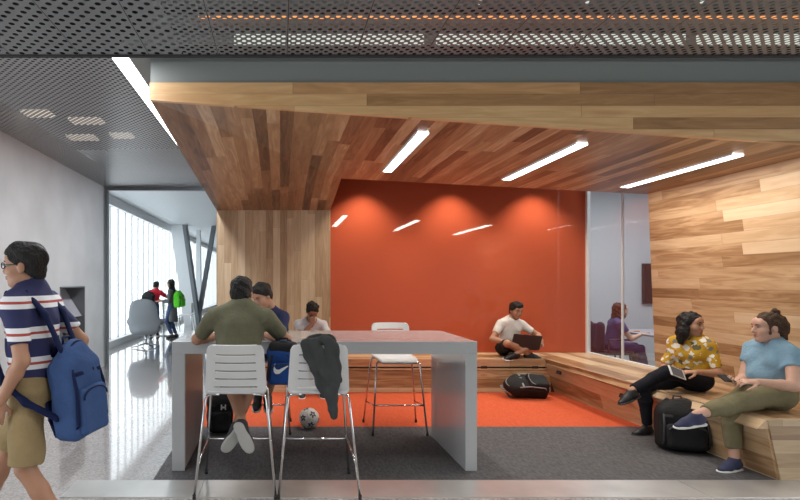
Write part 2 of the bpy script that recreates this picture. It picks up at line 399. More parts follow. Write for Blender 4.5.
# ceilings
xs = -.517
b = MB(); b.quad([(xs, -3.5, 2.75), (9, -3.5, 2.75), (9, 2.89, 2.75), (xs, 2.89, 2.75)], (1, 0, 0), (0, 1, 0), (.332, 0)); struct(b, 'ceiling_lobby', M['perf_front'])
b = MB(); b.quad([(-7, -3.5, 2.75), (xs, -3.5, 2.75), (xs, 2.89, 2.75), (-7, 2.89, 2.75)], (1, 0, 0), (0, 1, 0), (.332, 0)); struct(b, 'ceiling_lobby_left', M['perf_coarse'])
b = MB(); b.box((-7, 2.86, 2.745), (9, 2.892, 2.80)); struct(b, 'trim_3', M['plenum'])
b = MB(); b.quad([(-3.2, 4.02, 3.26), (-1.31, 4.02, 3.26), (-1.31, 9.7, 3.26), (-3.2, 9.7, 3.26)], (1, 0, 0), (0, 1, 0))
struct(b, 'ceiling_corridor', M['perf_corr'])
b = MB(); b.box((-1.16, 3.9, 3.26), (-.9, 9.7, 3.30)); struct(b, 'ceiling_border', M['bulk'])
b = MB()
b.box((-8, -3.6, 3.95), (10, 10.6, 4.05)); b.box((-8, -3.6, 2.75), (10, -3.5, 3.95)); b.box((-8, -3.5, 2.75), (-7, 10, 3.95)); b.box((9, -3.5, 2.75), (10, 10, 3.95)); struct(b, 'ceiling_plenum', M['plenum'])
b = MB(); b.box((-1.0, 4.12, 3.06), (9, 4.3, 3.95)); struct(b, 'wall_bulkhead', M['bulk'])
b = MB()
for z in (3.262, 3.45, 3.60): b.box((-1.0, 4.08, z), (9, 4.119, z+.025))
struct(b, 'trim_4', M['plenum'])
# strip lamp beside the wood volume, glowing bands and lines in the plenum
t = thing('strip_light', 'long white strip light running along the left edge of the wood volume', 'light', (-1.22, 6.3, 3.26))
MB().box((-1.30, 4.08, 3.262), (-1.17, 9.6, 3.29)).build('diffuser', M['strip'], t)
f = MB(); f.box((-1.308, 4.06, 3.262), (-1.302, 9.62, 3.32)); f.box((-1.168, 4.06, 3.262), (-1.162, 9.62, 3.32)); f.box((-1.3, 4.06, 3.295), (-1.17, 9.62, 3.32)); f.build('housing', M['bulk'], t)
o = MB().tube([(-.62, 4.06, 3.545), (8, 4.06, 3.545)], .011, 8).build('orange_light_strip', M['orange_led'], at=(3, 4.06, 3.545)); tag(o, 'thin orange light line glowing behind the perforated lobby ceiling', 'light')
for k, (xa, xb) in enumerate(((-.35, 1.1), (1.2, 3.1), (3.2, 5.6))):  # emissive bands stand in for the beam face lit by the LED strip
    o = MB().box((xa, 4.075, 3.315), (xb, 4.10, 3.425)).build('ceiling_tube', M['plen_light'], at=((xa+xb)/2, 4.08, 3.36))
    tag(o, ['pale tube light behind the perforated lobby ceiling, above the bar table', 'pale tube light behind the perforated lobby ceiling, above the red wall', 'pale tube light behind the perforated lobby ceiling, above the wooden right wall'][k], 'light', )
for k, x in enumerate((.95, 1.75, 2.6, 3.4)):  # slim emissive lines slanting above the perforated ceiling
    o = MB().tube([(x, 2.5, 3.58), (x+.55, 4.0, 3.62)], .013, 8).build('slim_tube', M['plen_light'], at=(x, 3.2, 3.6))
    tag(o, 'slanting white tube seen through the ceiling holes, %s of four' % ['first from the left', 'second from the left', 'third from the left', 'rightmost'][k], 'light')
k = 0
for (x, y, w) in ((-3.0, 6.6, .34), (-2.5, 6.9, .4), (-2.85, 7.7, .4), (-2.25, 7.6, .3)):
    o = MB().box((x-w/2, y-.12, 3.6), (x+w/2, y+.12, 3.63)).build('plenum_lamp', M['plen_dim'], at=(x, y, 3.6))
    tag(o, 'small lamp glowing through the corridor ceiling holes, ' + ['nearest the concrete wall', 'nearest the lobby', 'farthest from the lobby', 'nearest the strip light'][k], 'light'); k += 1
# wood volume: fascia, folded soffit, walls
zs = lambda x: 2.865-.067*x
FL, T = V((-1.0, 4.1, 2.932)), V((.76, 6.62, zs(.76)))
BL, BR = V((-.955, YW, 2.61)), V((.76, YW, 2.61))
b = MB()
FR, R2 = V((7, 4.1, zs(7))), V((7, 6.2, zs(7)))
R1 = V((4.45, 6.33, zs(4.45)))
for tri in ((FL, BL, T), (BL, BR, T)): b.quad([tri[0], tri[1], tri[2]], (0, 1, 0), (1, 0, 0))
b.quad([FL, T, R1, V((4.45, 4.1, zs(4.45)))], (0, 1, 0), (1, 0, 0)); b.quad([V((4.45, 4.1, zs(4.45))), R1, R2, FR], (0, 1, 0), (1, 0, 0))
up = lambda p, d=.12: V((p.x, p.y, p.z+d))
for p, q in ((T, R1), (R1, R2), (BR, T), (BL, FL)): b.quad([p, q, up(q), up(p)])
for tri in ((FL, BL, T), (BL, BR, T), (FL, T, R1), (FL, R1, FR), (FR, R1, R2)): b.quad([up(p) for p in tri][::-1])
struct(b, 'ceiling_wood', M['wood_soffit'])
b = MB()
b.hexa([(-1.0, 4.085, 2.925), (7, 4.085, zs(7)-.008), (7, 4.13, zs(7)-.008), (-1.0, 4.13, 2.925), (-1.0, 4.085, 3.058), (7, 4.085, 3.058), (7, 4.13, 3.058), (-1.0, 4.13, 3.058)], (1, 0, 0), (0, 0, 1))
struct(b, 'trim_5', M['wood_fascia'])
b = MB(); b.box((-.955, YW, 0), (.76, YW+.15, 2.61), (0, 0, 1), (1, 0, 0)); struct(b, 'wall_wood_left', M['wood_pale'])
b = MB(); b.box((.76, YW, .3), (4.6, YW+.012, 3.44)); struct(b, 'wall_red', M['red_glass'])
b = MB(); b.box((-.955, YW+.02, 0), (4.6, YW+.16, 3.5)); b.box((-.955, YW-.005, 2.62), (.755, YW+.02, 3.45)); struct(b, 'wall_back', M['red_wall'])
b = MB(); b.box((-1.0, 4.3, 3.45), (9, 10.6, 3.55)); b.box((-1.0, 4.13, 3.06), (-.96, YW+.1, 3.45)); struct(b, 'ceiling_cove', M['plenum'])
b = MB(); b.box((-7, -6.2, 0), (10, -6, 4)); struct(b, 'wall_lobby', M['lobby_wall'])  # unseen wall added to cut the sky's reflection in the red glass
b = MB(); b.box((-7, -6, 2.75), (9, -3.6, 2.85)); struct(b, 'ceiling_lobby_rear', M['bulk'])
def xr(z): return 4.63-(z-.468)*.132
def yr(z): return 6.58-(z-.468)*.13
b = MB(); z0, z1 = 0, 3.0
y9 = 3.9
b.hexa([(xr(z0), 4.12, z0), (xr(z0)+.14, 4.12, z0), (xr(z0)+.14, yr(z0), z0), (xr(z0), yr(z0), z0), (xr(z1), 4.12, z1), (xr(z1)+.14, 4.12, z1), (xr(z1)+.14, yr(z1), z1), (xr(z1), yr(z1), z1)], (0, 1, 0), (0, 0, 1))
struct(b, 'wall_right', M['wood_right'])
# meeting room glass
b = MB(); b.quad([(4.62, 6.3, .47), (4.62, YW-.02, .47), (4.62, YW-.02, 3.44), (4.62, 6.3, 3.44)]); struct(b, 'window_1', M['glass_room'])
b = MB(); b.box((4.60, YW-.045, .468), (4.65, YW, 3.44)); b.box((4.605, 6.3, .468), (4.645, YW-.045, .485)); b.box((4.61, 7.19, .485), (4.64, 7.205, 3.44)); struct(b, 'trim_6', M['white_paint'])
b = MB(); b.box((4.66, 10.4, 0), (9, 10.55, 3.45)); b.box((8.9, 4.2, 0), (9.05, 10.4, 3.45)); b.box((4.66, YW+.16, 0), (4.72, 10.4, 3.45)); b.box((4.9, 4.2, 0), (8.9, 4.3, 3.45)); struct(b, 'wall_meeting_room', M['room_wall'])
b = MB(); b.box((4.66, 4.3, 3.40), (8.9, 10.4, 3.45)); struct(b, 'ceiling_meeting_room', M['white_paint'])
t = thing('wall_screen', 'black flat screen on the meeting room wall, seen through the glass', 'screen', (7.7, 10.4, 1.5))
MB().bbox_m(Matrix.Translation((7.72, 10.36, 1.5)), (.68, .03, .39), .01).build('bezel', M['dark_plastic'], t); MB().box((7.07, 10.325, 1.14), (8.37, 10.331, 1.86)).build('panel', mat('screen_black', (.01, .01, .012), .15), t)
# corridor opening frame, far lounge
b = MB(); b.box((-3.17, 9.68, 0), (-3.14, 9.78, 3.26)); b.box((-3.14, 9.68, 3.195), (-.9, 9.78, 3.26)); struct(b, 'door_1', M['frame'])
b = MB(); b.box((-3.13, 9.68, 3.26), (-.9, 9.76, 3.95)); b.box((-4.4, 9.78, 0), (-3.2, 9.9, 4.0)); b.box((-3.2, 9.72, 0), (-3.17, 9.9, 3.26)); struct(b, 'wall_far_header', M['concrete'])
b = MB(); b.box((-.95, YW+.16, 0), (-.85, 10.6, 3.9)); b.box((-.85, 10.55, 0), (8, 10.7, 3.9)); struct(b, 'wall_core', M['room_wall'])
b = MB(); b.quad([(-4.0, 9.9, 3.55), (8, 9.9, 3.55), (8, 44, 3.55), (-4.0, 44, 3.55)], (1, 0, 0), (0, 1, 0)); struct(b, 'ceiling_far', M['soffit_far'])
b = MB(); b.box((-4.3, 9.9, 3.75), (8, 44, 3.85)); struct(b, 'ceiling_far_deck', M['white_paint'])
b = MB(); b.box((8, 10, 0), (8.2, 44, 3.9)); b.box((-4.3, 44, 0), (8.2, 44.2, 3.9)); struct(b, 'wall_far', M['white_paint'])
b = MB(); b.box((-4.12, 9.9, 0), (-3.9, 44, .16)); b.box((-4.1, 9.9, 3.34), (-3.95, 44, 3.9)); struct(b, 'wall_sill', M['white_paint'])
b = MB(); b.quad([(-4.05, 9.9, .16), (-4.05, 44, .16), (-4.05, 44, 3.36), (-4.05, 9.9, 3.36)]); struct(b, 'window_2', M['glass'])
b = MB()
y = 10.2
while y < 44: b.box((-4.065, y, .16), (-4.025, y+.035, 3.36)); y += .62
struct(b, 'trim_7', M['column'])
def leaning(name, label, base, top, w, d, m, m2=None):
    t = thing(name, label, 'column', base)
    b = MB(); bx, tx = V(base), V(top)
    b.hexa([bx+V((-w/2, -d/2, 0)), bx+V((w/2, -d/2, 0)), bx+V((w/2, d/2, 0)), bx+V((-w/2, d/2, 0)), tx+V((-w/2, -d/2, 0)), tx+V((w/2, -d/2, 0)), tx+V((w/2, d/2, 0)), tx+V((-w/2, d/2, 0))])
    b.build('shaft', m, t)
    if m2:
        b = MB(); o = V((w/2+.06, 0, 0))
        b.hexa([bx+o+V((-.06, -d/2, 0)), bx+o+V((.06, -d/2, 0)), bx+o+V((.06, d/2, 0)), bx+o+V((-.06, d/2, 0)), tx+o+V((-.06, -d/2, 0)), tx+o+V((.06, -d/2, 0)), tx+o+V((.06, d/2, 0)), tx+o+V((-.06, d/2, 0))]); b.build('steel_edge', m2, t)
leaning('leaning_column', 'wide white leaning column with dark steel edge in the far window hall', P(191.5, 326, 19).to_tuple()[:2]+(0,), P(177.5, 222, 19).to_tuple()[:2]+(3.55,), .42, .5, M['column'], M['column_dark'])
leaning('leaning_column', 'thin dark column leaning right in the far window hall', P(197.5, 326, 19.3).to_tuple()[:2]+(0,), P(214, 222, 19.3).to_tuple()[:2]+(3.55,), .14, .3, M['column_dark'])
leaning('leaning_column', 'slim pale upright column between the two leaning ones', P(199.5, 326, 21).to_tuple()[:2]+(0,), P(198.5, 222, 21).to_tuple()[:2]+(3.55,), .16, .2, M['column'])
# soffit lamps
def soffit_lamp(px1, py1, px2, py2, label):
    # both ends lie in the soffit plane
    def hit(px, py):
        a = (px-CX)/F_PX; c = -(py-CY)/F_PX; Y = (2.865-EYE)/(c+.067*a); return V((a*Y, Y, zs(a*Y)))
    A, B = hit(px1, py1), hit(px2, py2)
    t = thing('linear_light', label, 'light', (A+B)/2)
    w = .046
    d = MB(); d.hexa([A+V((-w, 0, -.012+.067*w)), A+V((w, 0, -.012-.067*w)), B+V((w, 0, -.012-.067*w)), B+V((-w, 0, -.012+.067*w)), A+V((-w, 0, .02)), A+V((w, 0, .02)), B+V((w, 0, .02)), B+V((-w, 0, .02))]); d.build('diffuser', M['light'], t)
    f = MB()
    for s in (-1, 1):
        x0, x1 = (w+.001, w+.012) if s > 0 else (-w-.012, -w-.001)
        q = lambda p, x, z: p+V((x, 0, z-.067*x))
        f.hexa([q(A, x0, -.014), q(A, x1, -.014), q(B, x1, -.014), q(B, x0, -.014), q(A, x0, .02), q(A, x1, .02), q(B, x1, .02), q(B, x0, .02)])
    f.build('frame', M['white_paint'], t)
    return (A+B)/2
LAMPS = [soffit_lamp(387, 171, 423, 132, 'white linear light in the wooden soffit, leftmost of the three'), soffit_lamp(506, 179, 582, 143, 'white linear light in the wooden soffit, middle of the three'), soffit_lamp(624, 186.5, 738, 154, 'white linear light in the wooden soffit, nearest the wooden right wall')]
# wall washers in the cove
WASH = []
for k, px in enumerate((363, 452, 536)):
    x = (px-CX)/66.4; p = V((x*.985, 7.60, 3.22)); WASH.append(p)
    t = thing('wall_washer', ['spotlight hidden above the soffit, washing the left of the red wall', 'spotlight hidden above the soffit, washing the middle of the red wall', 'spotlight hidden above the soffit, washing the right of the red wall'][k], 'light', p)
    MB().tube([p+V((0, 0, .02)), p+V((0, 0, .15))], .04, 16).build('can', M['dark_plastic'], t); MB().tube([p+V((0, 0, .15)), p+V((0, 0, .17))], .06, 16).build('mount', M['dark_plastic'], t)
# built-in bench
t = thing('bench', 'built-in L-shaped wooden bench along the red wall and the right wall', 'bench', (1.5, 7.6, 0))
b = MB(); b.hexa([(-.95, 7.36, .36), (3.69, 7.36, .36), (3.69, YW-.005, .36), (-.95, YW-.005, .36), (-.95, 7.33, .468), (3.64, 7.33, .468), (3.64, YW-.005, .468), (-.95, YW-.005, .468)], (1, 0, 0), (0, 1, 1)); b.build('seat', M['wood_bench'], t)
b = MB(); b.box((-.95, 7.36, .315), (3.70, 7.6, .335), (1, 0, 0), (0, 1, 1)); b.box((-.95, 7.42, .335), (3.70, 7.6, .36), (1, 0, 0), (0, 1, 1)); b.box((-.95, 7.37, .0), (3.74, 7.6, .315), (1, 0, 0), (0, 1, 1)); b.build('front_panel', M['wood_bench'], t)
b = MB(); b.box((-.95, 7.40, .337), (3.68, 7.415, .358)); b.build('shadow_gap', M['dark_plastic'], t)  # dark strip in the slot stands in for its shade
def xf(z): return 3.645+(.468-z)*.33
b = MB(); z0 = .40
b.hexa([(xf(z0), 4.10, z0), (4.64, 4.10, z0), (4.61, YW-.006, z0), (xf(z0), YW-.006, z0), (xf(.468)+.09, 4.10, .468), (4.62, 4.10, .468), (4.6, YW-.006, .468), (xf(.468), YW-.006, .468)], (0, 1, 0), (1, 0, 1)); b.build('seat', M['wood_bench'], t)
b = MB(); z1 = .398
b.hexa([(xf(0)+.03, 4.11, 0), (xf(0)+.2, 4.11, 0), (xf(0)+.2, 7.38, 0), (xf(0), 7.38, 0), (xf(z1)+.08, 4.11, z1), (xf(z1)+.2, 4.11, z1), (xf(z1)+.2, 7.38, z1), (xf(z1), 7.38, z1)], (0, 1, 0), (1, 0, 1)); b.build('front_panel', M['wood_bench'], t)
b = MB(); b.hexa([(xf(0)+.05, 4.095, 0), (4.75, 4.095, 0), (4.75, 4.16, 0), (xf(0)+.05, 4.16, 0), (xf(.468)+.10, 4.095, .47), (4.7, 4.095, .47), (4.7, 4.16, .47), (xf(.468)+.10, 4.16, .47)], (1, 0, 0), (0, 0, 1)); b.build('end_panel', M['wood_pale'], t)
for px in (484, 535):
    c = P(px, 367, 7.365); MB().bbox_m(Matrix.Translation(c), (.045, .008, .022), .006).build('outlet', M['dark_plastic'], t)
for (y, z) in ((7.05, .335), (5.75, .30)):
    mt = Matrix.Translation((xf(z)-.004, y, z)) @ Matrix.Rotation(.32, 4, 'Y'); MB().bbox_m(mt, (.008, .055, .024), .006).build('outlet', M['dark_plastic'], t)
# high table
TX0, TX1, TY0, TY1, TH = -.872, 1.59, 4.30, 5.28, 1.05
t = thing('bar_table', 'long white waterfall-leg bar table standing on the grey carpet', 'table', ((TX0+TX1)/2, (TY0+TY1)/2, 0))
mb = MB(); mb.bbox_m(Matrix.Translation(((TX0+TX1)/2, (TY0+TY1)/2, TH-.05)), ((TX1-TX0)/2, (TY1-TY0)/2, .05), .003); mb.build('tabletop', M['solid_surface'], t)
MB().bbox_m(Matrix.Translation((TX1-.047, (TY0+TY1)/2, .478)), (.047, (TY1-TY0)/2-.001, .472), .003).build('leg', M['solid_surface'], t)
lg = MB().bbox_m(Matrix.Translation((TX0+.052, (TY0+TY1)/2, .478)), (.052, (TY1-TY0)/2-.001, .472), .003).build('leg', M['solid_surface'], t)
MB().box((TX0+.104, TY0+.004, .03), (TX0+.109, TY1-.004, .95)).build('liner', M['leg_liner'], lg, label='brown-grey laminate face inside the left leg')
MB().box((TX0+.104, TY0+.006, .007), (TX0+.112, TY1-.006, .03)).build('foot_strip', M['dark_plastic'], lg)
# stools
def stool():
    t = thing('bar_stool', '', 'stool', (0, 0, 0), 'bar stools around the high table')
    # seat shell
    import bmesh
    NU, NV = 12, 12; bm = bmesh.new(); g = []
    for j in range(NV+1):
        v = j/NV; row = []
        for i in range(NU+1):
            u = i/NU*2-1; w = .215-.02*v; 
            cr = max(0, abs(v-.5)*2-.6)/.4; w *= 1-.12*cr*cr
            y = -.20+.42*v; z = .748-.03*max(0, v-.7)**2/.09-.012*(1-u*u)*math.sin(math.pi*min(1, v*1.1))
            row.append(bm.verts.new((u*w, y, z)))
        g.append(row)
    for j in range(NV):
        for i in range(NU): bm.faces.new((g[j][i], g[j][i+1], g[j+1][i+1], g[j+1][i]))
    bmesh.ops.recalc_face_normals(bm, faces=bm.faces[:]); bmesh.ops.solidify(bm, geom=bm.faces[:], thickness=.016)
    mb = MB(); bm.verts.index_update(); mb.raw([v.co.copy() for v in bm.verts], [[v.index for v in f.verts] for f in bm.faces]); bm.free(); mb.build('seat', M['white_plastic'], t, smooth=True)
    # slotted back
    us = [-1, -.97, -.9, -.78, -.7, -.45, -.2, 0, .2, .45, .7, .78, .9, .97, 1]
    vs = [0, .03, .08]
    for k in range(5):
        c = .14+.165*k; vs += [c-.018, c+.018]
    vs += [.9, .97, 1.0]
    bm = bmesh.new(); g = []
    for v in vs:
        row = []
        for u in us:
            w = .222-.022*v
            if v > .95 and abs(u) > .95: pass
            rr = 0
            e = max(0, v-.9)/.1
            w2 = w-.022*e*e if abs(u) > .9 else w
            if v < .08: w2 = w-.02*(1-v/.08)**2
            x = u*w2; y = -.195-.075*v-.045*(1-u*u)*(.4+.6*v)+.03
            row.append(bm.verts.new((x, y, .722+.357*v)))
        g.append(row)
    slot_rows = set(3+2*k for k in range(5))
    for j in range(len(vs)-1):
        for i in range(len(us)-1):
            if j in slot_rows and 4 <= i < 10: continue
            bm.faces.new((g[j][i], g[j][i+1], g[j+1][i+1], g[j+1][i]))
    bmesh.ops.recalc_face_normals(bm, faces=bm.faces[:]); bmesh.ops.solidify(bm, geom=bm.faces[:], thickness=.014)
    mb = MB(); bm.verts.index_update(); mb.raw([v.co.copy() for v in bm.verts], [[v.index for v in f.verts] for f in bm.faces]); bm.free(); mb.build('backrest', M['white_plastic'], t)
    for sy in (-1, 1):
        for sx in (-1, 1):
            yt = -.16 if sy < 0 else .15; yb = -.255 if sy < 0 else .25
            p = [(sx*.12, yt, .718), (sx*.185, yt, .716), (sx*.208, yt+sy*.004, .708), (sx*.218, yt+sy*.012, .688), (sx*.285 if sy < 0 else sx*.27, yb, .012)]
            lg = MB().tube(p, .0095, 10).build('leg', M['chrome'], t, smooth=True)
            e = V(p[-1]); MB().tube([e+V((0, 0, -.011)), e+V((0, 0, .02))], .0125, 10).build('foot_cap', M['rubber'], lg, smooth=True)
    MB().tube([(-.25, .208, .29), (.25, .208, .29)], .0085, 8).build('footrest', M['chrome'], t, smooth=True)
    for sx in (-1, 1): MB().tube([(sx*.262, -.222, .235), (sx*.252, .208, .29)], .008, 8).build('side_stretcher', M['chrome'], t, smooth=True)
    return t
S1 = stool(); S1.location = (-.315, 3.985, 0.009); S1['label'] = 'white slotted bar stool that the olive-shirted person sits on'
dup(S1, (.275, 3.985, 0.009), .0, 'white slotted bar stool with a dark jacket over its back')
dup(S1, (1.19, 5.53, 0.008), math.pi, 'empty white bar stool on the far side of the table, by its right leg')
dup(S1, (-.17, 5.56, 0.008), math.pi, 'white bar stool behind the table, under the person in navy')
# ------------------------------------------------------------------ people
def nrm(v): v = V(v); return v.normalized()
def lerp(a, b, t): return V(a)*(1-t)+V(b)*t
def basis(fwd, up):
    f = nrm(fwd); u = V(up); u = (u-f*u.dot(f)).normalized(); return f.cross(u), f, u      # right, forward, up
def ik(a, c, l1, l2, pole):
    a, c = V(a), V(c); d = c-a; L = d.length; m = (l1+l2)*.999
    if L > m: c = a+d*(m/L); d = c-a; L = m
    x = (l1*l1-l2*l2+L*L)/(2*L); h = math.sqrt(max(l1*l1-x*x, 0)); n = d/L
    p = V(pole); p = (p-n*p.dot(n)).normalized()
    return a+n*x+p*h, c
def ellmesh(mb, c, r, ax, n=12):
    c = V(c); i0 = len(mb.v); vs = []; m = n//2
    for j in range(m+1):
        th = math.pi*j/m
        for i in range(n):
            ph = 2*math.pi*i/n; q = (math.sin(th)*math.cos(ph)*r[0], math.sin(th)*math.sin(ph)*r[1], math.cos(th)*r[2])
            vs.append(c+V(ax[0])*q[0]+V(ax[1])*q[1]+V(ax[2])*q[2])
    fs = [[j*n+i, (j+1)*n+i, (j+1)*n+(i+1) % n, j*n+(i+1) % n] for j in range(m) for i in range(n)]
    return mb.raw(vs, fs)
def hand_mesh(w, fdir, pn, side, s=1.0, curl=.5, vox=.0048):
    """w wrist, fdir finger direction, pn palm normal, side +1 when the thumb lies along fdir x pn"""
    f = nrm(fdir); p = V(pn); p = (p-f*p.dot(f)).normalized(); a = f.cross(p)*side
    w = V(w); S = SDF(); at = lambda x, y, z: w+(a*x+f*y+p*z)*s
    S.rc(at(0, -.03, 0), at(0, .01, 0), .026*s, .026*s, .01, flat=(p, .75))
    S.rc(at(.012, .02, 0), at(.016, .075, 0), .022*s, .024*s, .015, flat=(p, .6)); S.rc(at(-.012, .02, 0), at(-.018, .07, 0), .022*s, .022*s, .015, flat=(p, .6))
    for k, (x, L, y0) in enumerate(((.031, .068, .085), (.011, .076, .089), (-.010, .070, .086), (-.030, .055, .078))):
        c = curl*(1+.12*k); ang = .25*c; q = at(x, y0-.012, 0); sp = x*.9
        for seg, (fr, r) in enumerate(((.45, .0088), (.31, .0080), (.24, .0072))):
            d = (f*math.cos(ang)+p*math.sin(ang)+a*sp*(1 if seg == 0 else .3)).normalized(); e = q+d*L*fr*s
            S.rc(q, e, r*s, r*.95*s, .004); q = e; ang += c*1.05
    t0 = at(.022, .015, .004); d1 = (a*.75+f*.6+p*.35).normalized(); t1 = t0+d1*.042*s; d2 = (a*.25+f*.85+p*.4).normalized(); t2 = t1+d2*.032*s; t3 = t2+(f*.8+p*.6-a*.05).normalized()*.024*s
    S.rc(t0, t1, .014*s, .011*s, .012); S.rc(t1, t2, .0105*s, .0095*s, .004); S.rc(t2, t3, .0092*s, .008*s, .004)
    return S.mesh(vox*s)
def shoe(parent, A, d, u, up_m, sole_m, s=1.0, vox=.007, lace_m=None):
    r, f, uu = basis(d, u); A = V(A); at = lambda x, y, z: A+(r*x+f*y+uu*z)*s
    S = SDF(); S.rc(at(0, -.035, -.045), at(0, .10, -.062), .037*s, .036*s, .03); S.rc(at(0, .10, -.064), at(0, .155, -.072), .040*s, .030*s, .03, flat=(uu, .75))
    S.rc(at(0, -.005, .0), at(0, .0, -.04), .040*s, .042*s, .03); S.rc(at(0, .03, -.015), at(0, .08, -.045), .03*s, .03*s, .03)
    S.cut(at(0, 0, -.088), -uu); S.cut(at(0, -.02, .018), uu)
    o = sobj('shoe', [S.mesh(vox)], up_m, parent)
    S = SDF(); S.rc(at(0, -.035, -.088), at(0, .155, -.088), .042*s, .038*s, 0, flat=(uu, .34)); S.rc(at(0, .07, -.088), at(0, .12, -.088), .043*s, .043*s, .02, flat=(uu, .34))
    S.cut(at(0, 0, -.099), -uu)
    sobj('sole', [S.mesh(vox*.8)], sole_m, o)
    if lace_m:
        mb = MB()
        for k in range(4): mb.tube([at(-.022, .035+.02*k, .006-.012*k), at(0, .037+.02*k, .016-.0125*k), at(.022, .035+.02*k, .006-.012*k)], .003*s, 6)
        mb.build('laces', lace_m, o, smooth=True)
    return o
EYE_W = mat('eye_white', (.42, .38, .35), .4); EYE_D = mat('eye_dark', (.02, .012, .01), .2)
LIP = mat('lips', (.36, .12, .10), .45)
def head_parts(H, r, f, u, s, st, root, vox):
    ax = (r, f, u); H = V(H); at = lambda x, y, z: H+(r*x+f*y+u*z)*s; sc = lambda *q: [v*s for v in q]
    S = SDF()
    S.ell(at(0, -.012, .035), sc(.074, .094, .086), ax, 0); S.ell(at(0, .022, -.035), sc(.060, .068, .080), ax, .03)
    S.ell(at(0, .066, -.088), sc(.027, .024, .022), ax, .03); S.ell(at(0, .066, .045), sc(.058, .028, .040), ax, .03)
    for x in (-1, 1):
        S.ell(at(x*.040, .056, -.022), sc(.026, .028, .026), ax, .025); S.ell(at(x*.076, -.008, -.006), sc(.010, .020, .031), ax, .008)
        S.ell(at(x*.030, .088, .012), sc(.015, .012, .010), ax, .012, 'sub')
    S.rc(at(0, .084, .018), at(0, .104, -.022), .009*s, .0135*s, .012); S.rc(at(-.011, .094, -.027), at(.011, .094, -.027), .009*s, .009*s, .008)
    S.ell(at(0, .083, -.055), sc(.026, .014, .013), ax, .012)
    S.rc(at(0, -.03, -.06), at(0, -.045, -.13), .050*s, .052*s, .03)
    head = S.mesh(vox)
    hc = st['hair']; hs = st.get('hairstyle', 'short')
    for x in (-1, 1):
        mb = MB(); ellmesh(mb, at(x*.030, .079, .011), sc(.0125, .0100, .0062), ax); e = mb.build('eye', EYE_W, root, smooth=True)
        mb = MB(); ellmesh(mb, at(x*.030, .0865, .010), sc(.0075, .0042, .0062), ax); mb.build('iris', EYE_D, e, smooth=True)
        mb = MB(); mb.tube([at(x*.014, .094, .030), at(x*.032, .091, .035), at(x*.048, .078, .029)], sc(.004, .0045, .0025), 6); mb.build('eyebrow', hc, root, smooth=True)
    mb = MB(); ellmesh(mb, at(0, .094, -.050), sc(.022, .007, .0055), ax); ellmesh(mb, at(0, .0935, -.060), sc(.018, .007, .006), ax); mb.build('mouth', LIP, root, smooth=True)
    S = SDF()
    nf = f*.70-u*.71
    if hs in ('short', 'thick', 'curly'):
        g = 1.0 if hs == 'short' else 1.06
        S.ell(at(0, -.014, .042), sc(.083*g, .103*g, .091*g), ax, 0); S.ell(at(0, .030, .098), sc(.060*g, .058, .030*g), ax, .03); S.ell(at(0, -.050, -.02), sc(.068*g, .056, .080), ax, .03)
        S.cut(at(0, .066, .056), nf)
        if hs == 'curly':
            rr = random.Random(3)
            for k in range(46):
                th = rr.uniform(0, 6.28); ph = rr.uniform(-.15, 1.5); d = V((math.cos(th)*math.cos(ph), math.sin(th)*math.cos(ph), math.sin(ph)))
                q = at(d.x*.085, -.012+d.y*.102, .045+d.z*.092)
                if (q-at(0, .06, .05)).dot(nf) < .0: S.ell(q, sc(.02, .02, .02), ax, .008)
    elif hs == 'bun':
        S.ell(at(0, -.014, .040), sc(.081, .101, .091), ax, 0); S.cut(at(0, .066, .056), nf)
        S.ell(at(0, -.085, .015), sc(.066, .062, .085), ax, .03); S.rc(at(0, -.10, 0), at(0, -.115, -.10), .052*s, .028*s, .03)
        S.ell(at(0, -.070, .126), sc(.024, .028, .024), ax, .01); S.ell(at(.010, -.078, .144), sc(.014, .016, .013), ax, .006)
        S.rc(at(.07, .02, .02), at(.072, .03, -.04), .012*s, .006*s, .01); S.rc(at(-.07, .02, .02), at(-.072, .03, -.04), .012*s, .006*s, .01)
    elif hs in ('long', 'shoulder'):
        L = st.get('hairlen', .26)
        S.ell(at(0, -.014, .042), sc(.086, .104, .093), ax, 0)
        S.cut(at(0, .064, .052), f*.75-u*.66)
        dn = V(st.get('hairdown', (0, 0, -1)))
        for x in (-1, 1):
            q = at(x*.076, -.015, .045); q2 = q+dn*L*.55*s+r*x*.022*s-f*.012*s; S.rc(q, q2, .033*s, .046*s, .03); S.rc(q2, q2+dn*L*.45*s-f*.02*s, .046*s, .028*s, .03)
        q = at(0, -.075, .04); S.rc(q, q+dn*L*.6*s, .072*s, .085*s, .03, flat=(f, .65)); S.rc(q+dn*L*.6*s, q+dn*L*1.02*s, .085*s, .06*s, .03, flat=(f, .6))
        S.ell(at(0, .085, -.022), sc(.062, .085, .098), ax, .012, 'sub')
    o = sobj('hair', [S.mesh(max(vox, .006), .006, 85 if hs in ('short', 'bun', 'long', 'shoulder') else 60, 1.3)], hc, root)
    if st.get('glasses'):
        mb = MB()
        for x in (-1, 1):
            mb.tube([at(x*.032+.021*math.cos(t*.5236), .100, .010+.016*math.sin(t*.5236)) for t in range(12)], .003*s, 6, True); mb.tube([at(x*.053, .10, .013), at(x*.078, .03, .012), at(x*.080, -.01, .006)], .003*s, 6)
        mb.tube([at(-.011, .101, .014), at(.011, .101, .014)], .003*s, 6); mb.build('glasses', M['dark_plastic'], root, smooth=True)
    return head
